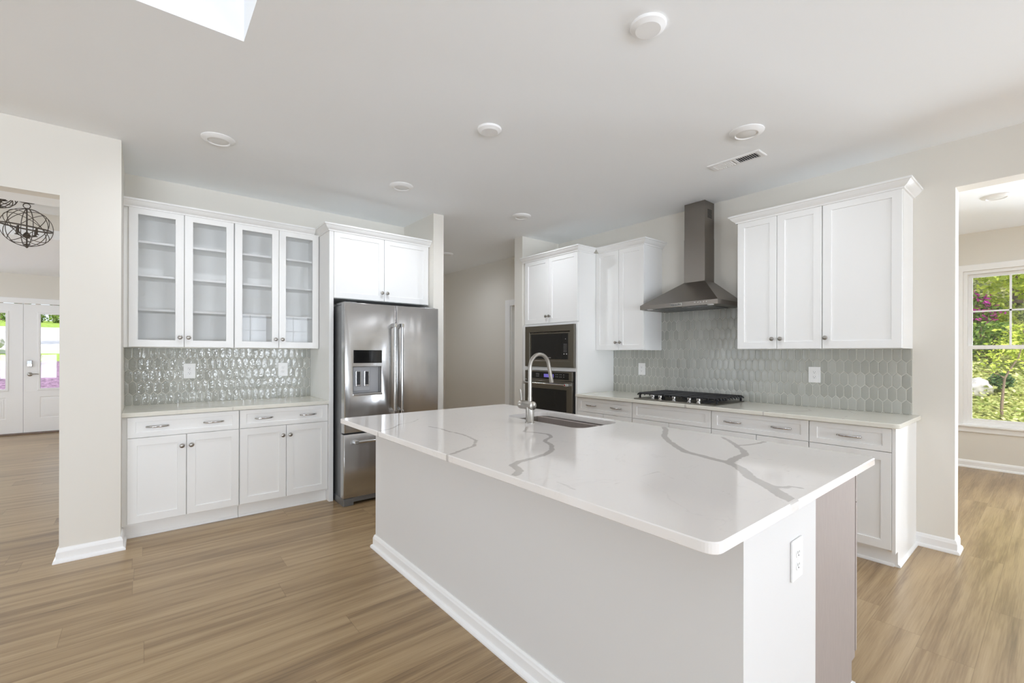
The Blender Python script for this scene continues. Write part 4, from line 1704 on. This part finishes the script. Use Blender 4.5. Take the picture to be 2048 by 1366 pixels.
def front_door(name, x0, x1, hand):
    root = thing(name, 'd', 'door', (x0, DY + 0.02, 0))
    for k in ('label', 'category'):
        del root[k]
    root['kind'] = 'structure'
    w = x1 - x0
    b = B()
    gl = (0.19, w - 0.19, 0.745, 1.985)
    y0, y1 = 0.0, 0.045
    # rails, stiles and raised lower panel
    b.panel((0.002, w - 0.002, 0.70, 2.14), gl, y0, y1, open_=True, slope=0.004)
    b.panel((0.002, w - 0.002, 0.03, 0.70), (0.19, w - 0.19, 0.26, 0.61), y0, y1, rec=0.006, slope=0.008, ch=0.0)
    b.panel((0.215, w - 0.215, 0.285, 0.585), (0.24, w - 0.24, 0.31, 0.56), y0 + 0.001, y0 + 0.01, rec=-0.003, slope=0.002)
    b.panel((gl[0] - 0.03, gl[1] + 0.03, gl[2] - 0.03, gl[3] + 0.03), gl, y0 - 0.012, y0 + 0.001, open_=True, slope=0.006, ch=0.006)
    b.build('door_leaf', M['trim'], root)
    b = B().box(gl[0] - 0.004, gl[1] + 0.004, y0 + 0.02, y0 + 0.025, gl[2] - 0.004, gl[3] + 0.004)
    b.build('door_glass', M['winglass'], root)
    if hand:
        b = B()
        b.box(0.045, 0.105, -0.03, 0.0, 1.11, 1.215, 0.008, seg=2)
        lk = b.build('lock_keypad', M['chrome'], root)
        B().box(0.050, 0.100, -0.032, -0.0295, 1.155, 1.21, 0.001).build('keypad_face', M['blackglass'], lk)
        b = B()
        b.lathe([(0.032, 0), (0.032, -0.006), (0.026, -0.010), (0.011, -0.012), (0.010, -0.05)], (0.075, 0, 0.985), (0, 1, 0), 20)
        b.tube([(0.075, -0.048, 0.985), (0.11, -0.052, 0.987), (0.15, -0.05, 0.992), (0.185, -0.046, 0.985)], [0.009, 0.009, 0.007, 0.006], 10)
        b.build('door_handle', M['nickel'], root, 50)
    return root


front_door('door_1', DX, DX + DW, True)
front_door('door_2', DX - DW, DX, False)
b = B()
b.box(-2.455, -0.6, DY - 0.005, DY + 0.16, 0.0, 0.028, 0.004)
struct('trim_1', b, mat('bronze_threshold', (0.18, 0.13, 0.10), 0.4, 0.5))
b = B()
b.box(-0.62, -0.53, DY - 0.02, DY + 0.001, 0, 2.16, 0.004)
b.box(-2.55, -2.445, DY - 0.02, DY + 0.001, 0, 2.16, 0.004)
b.box(-2.55, -0.53, DY - 0.02, DY + 0.001, 2.145, 2.235, 0.004)
struct('trim_2', b, M['trim'])


# ------------------------------------------------------------------ foyer chandeliers
def chandelier(label, x, y, z, R, top):
    root = thing('orb_chandelier', label, 'chandelier', (x, y, z))

    def ring(nrm, flat=None, rad=R, r=0.003, off=0.0):
        q = Vector((0, 0, 1)).rotation_difference(Vector(nrm).normalized()).to_matrix()
        rr = math.sqrt(max(1e-6, rad * rad - off * off))
        return [q @ Vector((rr * math.cos(2 * PI * k / 48), rr * math.sin(2 * PI * k / 48), off)) for k in range(48)]
    b = B().tube(ring((0.10, -0.08, 1)), 0.01, 6, closed=True, flat=(0.003, 0.008))
    b.build('band', M['bronze'], root, 60)
    b = B().tube(ring((0.93, 0.36, 0.0)), 0.01, 6, closed=True, flat=(0.003, 0.009))
    b.build('band', M['bronze'], root, 60)
    for nv, off in (((-0.1, 1.0, 0.0), 0), ((0.8, 0.6, 0.75), 0.0), ((0.8, 0.6, -0.75), 0.0), ((-0.75, 0.6, 0.8), 0.0), ((0.75, -0.6, 0.8), 0.0), ((0.5, 0.85, 0.0), 0.0)):
        B().tube(ring(nv, off=off), 0.0032, 6, closed=True).build('wire_ring', M['bronze'], root, 60)
    b = B()
    b.cyl((0, 0, R), (0, 0, -R), 0.006, n=10)
    b.lathe([(0.001, -0.035), (0.026, -0.02), (0.03, 0.0), (0.02, 0.02), (0.006, 0.035)], (0, 0, -R * 0.42), (0, 0, 1), 16)
    b.lathe([(0.001, -0.02), (0.012, -0.01), (0.012, 0.005), (0.03, 0.02)], (0, 0, -R), (0, 0, 1), 16)
    b.build('stem', M['bronze'], root, 50)
    for k in range(4):
        a = PI / 4 + k * PI / 2 + 0.2
        c, s = math.cos(a), math.sin(a)
        b = B()
        b.tube([(0, 0, -R * .42), (c * R * .25, s * R * .25, -R * .45), (c * R * .48, s * R * .48, -R * .36)], 0.004, 6)
        b.lathe([(0.018, 0), (0.018, 0.006), (0.009, 0.008), (0.009, 0.07)], (c * R * .48, s * R * .48, -R * .37), (0, 0, 1), 12)
        b.build('candle_arm', M['bronze'], root, 50)
    lp = [(0.026 * math.cos(2 * PI * k / 20), 0, R + 0.03 + 0.026 * math.sin(2 * PI * k / 20)) for k in range(20)]
    b = B().tube(lp, 0.004, 6, closed=True)
    b.build('loop', M['bronze'], root, 50)
    b = B()
    b.cyl((0, 0, R + 0.055), (0, 0, top - z - 0.02), 0.004, n=8)
    b.build('chain', M['bronze'], root)
    b = B().lathe([(0.06, 0), (0.055, -0.015), (0.01, -0.022)], (0, 0, top - z), (0, 0, 1), 20)
    b.build('canopy', M['bronze'], root, 40)
    return root


chandelier('dark bronze wire orb chandelier fully seen in the foyer', -0.935, 6.74, 2.628, 0.192, 2.90)
chandelier('second dark bronze orb chandelier cut off at the picture edge, further left', -0.985, 5.842, 2.724, 0.125, 2.90)


# ------------------------------------------------------------------ outdoors
def hill_z(x, y):
    return max(0.0, (x - 8.0) * 0.30 + 0.22 * mnoise.noise(Vector((x * .6, y * .6, 0))) + (0.0 if x < 15 else (x - 15) * 0.25))


b = B()
N = 40
lp = [[(7.85 + 18 * (i / N), -14 + 28 * j / N, hill_z(7.85 + 18 * i / N, -14 + 28 * j / N) - 0.15) for j in range(N + 1)] for i in range(N + 1)]
b.loops(lp, False)
o = b.build('hillside', M['litter'], None, 60, None, 'structure')


def leaves(center, radii, n, size, seed, shell=0.55, flat=False):
    rnd = random.Random(seed)
    b = B()
    bm = b.bm
    c = Vector(center)
    for _ in range(n):
        while True:
            p = Vector((rnd.uniform(-1, 1), rnd.uniform(-1, 1), rnd.uniform(-1, 1)))
            if shell < p.length < 1.0 or (p.length < 1 and rnd.random() < 0.25):
                break
        lump = 0.8 + 0.35 * mnoise.noise(p * 2.3 + Vector((seed, 0, 0)))
        q = c + Vector((p.x * radii[0], p.y * radii[1], p.z * radii[2])) * lump
        d = Vector((rnd.gauss(0, 1), rnd.gauss(0, 1), rnd.gauss(0, .6))).normalized()
        u = d.cross(Vector((rnd.gauss(0, 1), rnd.gauss(0, 1), rnd.gauss(0, 1)))).normalized()
        s = size * rnd.uniform(.6, 1.3)
        nn = d.cross(u)
        v = [bm.verts.new(q - d * s * .5), bm.verts.new(q + u * s * .28 + nn * s * .08), bm.verts.new(q + d * s * .5), bm.verts.new(q - u * s * .28 + nn * s * .08)]
        bm.faces.new((v[0], v[1], v[2]))
        bm.faces.new((v[0], v[2], v[3]))
    return b


def branchy(b, base, height, r, seed, lean=(0, 0), n=5, spread=0.8):
    rnd = random.Random(seed)
    base = Vector(base)
    pts = []
    for i in range(7):
        t = i / 6
        pts.append(base + Vector((lean[0] * t + 0.04 * rnd.gauss(0, 1) * t, lean[1] * t + 0.04 * rnd.gauss(0, 1) * t, height * t)))
    b.tube(pts, [r * (1 - .6 * i / 6) for i in range(7)], 8)
    for k in range(n):
        t = 0.35 + 0.6 * k / max(1, n - 1)
        p = base + Vector((lean[0] * t, lean[1] * t, height * t))
        a = rnd.uniform(0, 2 * PI)
        L = spread * rnd.uniform(.6, 1.1) * (1.1 - .5 * t)
        q1 = p + Vector((math.cos(a) * L * .5, math.sin(a) * L * .5, L * .4))
        q2 = p + Vector((math.cos(a) * L, math.sin(a) * L, L * .7))
        b.tube([p, q1, q2], [r * .35, r * .25, r * .1], 6)


def tree(name, label, cat, x, y, h, crown_r, n, size, m, seed, zb=None, group=None, lean=(0, 0)):
    z = hill_z(x, y) - 0.1 if zb is None else zb
    root = thing(name, label, cat, (x, y, z), 0, group)
    b = B()
    branchy(b, (0, 0, 0), h * .85, 0.022 * h + .02, seed, lean, 6, crown_r[0] * .9)
    b.build('trunk', M['bark'], root, 60)
    leaves((lean[0] * .6, lean[1] * .6, h - crown_r[2] * .75), crown_r, n, size, seed).build('foliage', M[m], root)
    return root


def bush(name, label, cat, x, y, rad, n, size, m, seed, zb=None, group=None, flower=0):
    z = hill_z(x, y) - 0.1 if zb is None else zb
    root = thing(name, label, cat, (x, y, z), 0, group)
    b = B()
    for k in range(5):
        a = k * 1.3 + seed
        b.tube([(0, 0, 0), (math.cos(a) * rad[0] * .3, math.sin(a) * rad[1] * .3, rad[2] * .8), (math.cos(a) * rad[0] * .6, math.sin(a) * rad[1] * .6, rad[2] * 1.4)], [.02, .014, .006], 6)
    b.build('stem', M['bark'], root, 60)
    leaves((0, 0, rad[2] * .95), rad, n, size, seed).build('foliage', M[m], root)
    if flower:
        leaves((0, 0, rad[2] * 1.05), [q * 1.02 for q in rad], flower, size * 1.1, seed + 50, .8).build('blossom', M['flower'], root)
    return root


# slim forked sapling in front of the window
root = thing('sapling', 'slim forked bare sapling standing outside the sunroom window', 'tree', (9.5, 0.552, 0.36))
b = B()
b.tube([(0, 0, -0.1), (0.0, 0.0, 0.25), (0.01, -0.015, 0.5), (0.0, -0.03, 0.66)], [.020, .018, .015, .013], 8)
b.tube([(0, -0.03, 0.65), (0.02, -0.08, 0.78), (0.02, -0.16, 0.95), (0.0, -0.20, 1.15)], [.013, .011, .009, .005], 7)
b.tube([(0, -0.03, 0.65), (0.0, 0.03, 0.70), (0.0, 0.12, 0.735), (0, 0.2, 0.74)], [.010, .007, .005, .003], 6)
b.tube([(0.02, -0.14, 0.92), (0.0, -0.22, 0.88), (0, -0.33, 0.85)], [.008, .006, .003], 6)
b.build('trunk', M['bark'], root, 60)
leaves((0, 0.0, 0.95), (0.22, 0.36, 0.32), 170, 0.055, 91, 0.3).build('foliage', M['leaf_lime'], root)
# rock
b = B()
bmesh.ops.create_icosphere(b.bm, subdivisions=4, radius=1)
for v in b.bm.verts:
    nz = 1 + .28 * mnoise.noise(v.co * 1.6) + .12 * mnoise.noise(v.co * 4)
    v.co = Vector((v.co.x * .24 * nz, v.co.y * .20 * nz, v.co.z * .17 * nz))
rk = b.build('rock', M['rock'], None, 50, (10.5, 0.90, hill_z(10.5, 0.90) - 0.08))
tag(rk, 'pale boulder on the leafy slope outside the sunroom window', 'rock')
b = leaves((0, 0, 0), (1, 1, 1), 10, .1, 1)
b.bm.clear()
rnd = random.Random(4)
for _ in range(15000):
    x = 8.3 + 7.5 * rnd.random() ** 1.2
    y = rnd.uniform(-1.6, 3.2)
    z = hill_z(x, y) - 0.15 + rnd.random() ** 2 * 0.22
    s = rnd.uniform(.045, .10)
    d = Vector((rnd.gauss(0, 1), rnd.gauss(0, 1), rnd.gauss(0, .4))).normalized()
    u = d.cross(Vector((rnd.gauss(0, .5), rnd.gauss(0, .5), 1))).normalized()
    p = Vector((x, y, z))
    v = [b.bm.verts.new(p - d * s * .5), b.bm.verts.new(p + u * s * .3), b.bm.verts.new(p + d * s * .5), b.bm.verts.new(p - u * s * .3)]
    b.bm.faces.new(v)
o = b.build('ground_cover', M['leaf_pale'], None)
o['kind'] = 'stuff'
tag(o, 'low pale green ground cover over the slope outside the sunroom', 'ground cover')
bush('azalea', 'azalea bush with magenta blossom on the slope outside the sunroom', 'bush', 13.4, 1.28, (0.55, 0.55, 0.60), 1300, 0.09, 'leaf_green', 11, flower=520, zb=1.55)
bush('shrub', 'dark green low shrub beside the boulder on the slope', 'bush', 10.6, 0.62, (0.25, 0.17, 0.16), 700, 0.05, 'leaf_dark', 12)
bush('shrub', 'mid green shrub on the slope above the boulder', 'bush', 12.6, 0.95, (0.5, 0.55, 0.42), 1200, 0.08, 'leaf_green', 13)
bush('shrub', 'lime green shrub on the slope right of the sapling', 'bush', 11.9, 0.30, (0.5, 0.55, 0.45), 1200, 0.08, 'leaf_lime', 14)
bush('shrub', 'lime green shrub in a row below the trees, left', 'bush', 14.0, 1.05, (0.8, 0.6, 0.55), 1400, 0.09, 'leaf_lime', 15)
tr_ = [(15.6, 1.75, 3.6, 'leaf_dark', 'dark green tree at the left of the sunroom view'), (16.2, 0.7, 4.0, 'leaf_green', 'mid green tree in the middle of the sunroom view'),
       (15.2, 0.0, 3.4, 'leaf_lime', 'lime green tree at the right of the sunroom view'), (14.4, 1.55, 2.9, 'leaf_lime', 'small lime green tree above the azalea'),
       (19.0, 1.3, 5.0, 'leaf_dark', 'tall dark tree high on the slope, behind the others'), (13.6, 0.35, 2.4, 'leaf_lime', 'small lime green tree just behind the sapling'),
       (18.5, -0.3, 5.0, 'leaf_green', 'tall green tree high on the slope at the right')]
for i, (x, y, h, m, lb) in enumerate(tr_):
    tree('tree', lb, 'tree', x, y, h, (1.15, 1.1, h * .40), 2300, 0.13, m, 30 + i)

# front yard seen through the foyer doors
b = B()
yard = [(10.92, 0.0), (12.2, 0.12), (13.0, 0.45), (16.5, 1.12)]
b.loops([[(x, y, z) for x in (-9, -5, -3, -1.5, 0, 3)] for y, z in yard], False)
b.build('mulch_bed', M['mulch'], None, None, None, 'structure')
b = B()
b.loops([[(x, y, z) for x in (-14, -5, 0, 4)] for y, z in ((16.5, 1.12), (20.5, 1.31))], False)
b.build('lawn_strip', M['lawn'], None, None, None, 'structure')
b = B()
b.box(-14, 4, 20.5, 20.75, 1.2, 1.44)
b.build('kerb', M['curb'], None, None, None, 'structure')
b = B()
b.loops([[(x, y, z) for x in (-20, -5, 4)] for y, z in ((20.75, 1.40), (26, 1.85), (36, 2.75))], False)
b.build('driveway', M['asphalt'], None, None, None, 'structure')
b = B()
b.loops([[(x, y, z) for x in (-30, -5, 6)] for y, z in ((36, 2.75), (44, 3.45), (62, 4.4))], False)
b.build('lawn', M['lawn'], None, None, None, 'structure')
bush('yard_shrub', 'small yellow-green shrub at the edge of the mulch bed', 'bush', -2.17, 16.0, (0.26, 0.26, 0.24), 420, 0.07, 'leaf_lime', 61, zb=1.0)
rnd = random.Random(9)
yl = ['straight trunk', 'slim trunk', 'dark trunk', 'pale trunk']
for i in range(9):
    x = -7.6 + i * 0.62 + rnd.uniform(-.12, .12)
    y = 44 + rnd.uniform(0, 5)
    root = thing('forest_tree', 'tall dark-leaved forest tree beyond the driveway', 'tree', (x, y, 3.3), 0, 'forest trees beyond the driveway')
    b = B()
    b.tube([(0, 0, 0), (0.05, 0, 2.5), (0, 0.05, 6)], [.13, .11, .08], 8)
    b.build('trunk', M['bark'], root, 60)
    leaves((0, .6, 2.9), (.42, .42, 2.3), 420, .28, 100 + i, .3).build('foliage', M['leaf_dark'], root)
for i in range(4):
    bush('hedge_shrub', 'rounded green shrub at the foot of the forest trees', 'bush', -6.6 + i * 1.1, 42.5, (.6, .5, .45), 260, .2, 'leaf_green', 140 + i, zb=3.2, group='shrubs at the forest edge')
tree('garden_tree', 'green garden tree seen through the left front door', 'tree', -3.9, 22.5, 4.4, (1.2, 1.0, 1.7), 1500, .15, 'leaf_green', 77, zb=1.6)
rk2 = rk.copy()
COL.objects.link(rk2)
rk2.location = (-3.45, 20.1, 1.62)
rk2['label'] = 'pale boulder beyond the left front door'
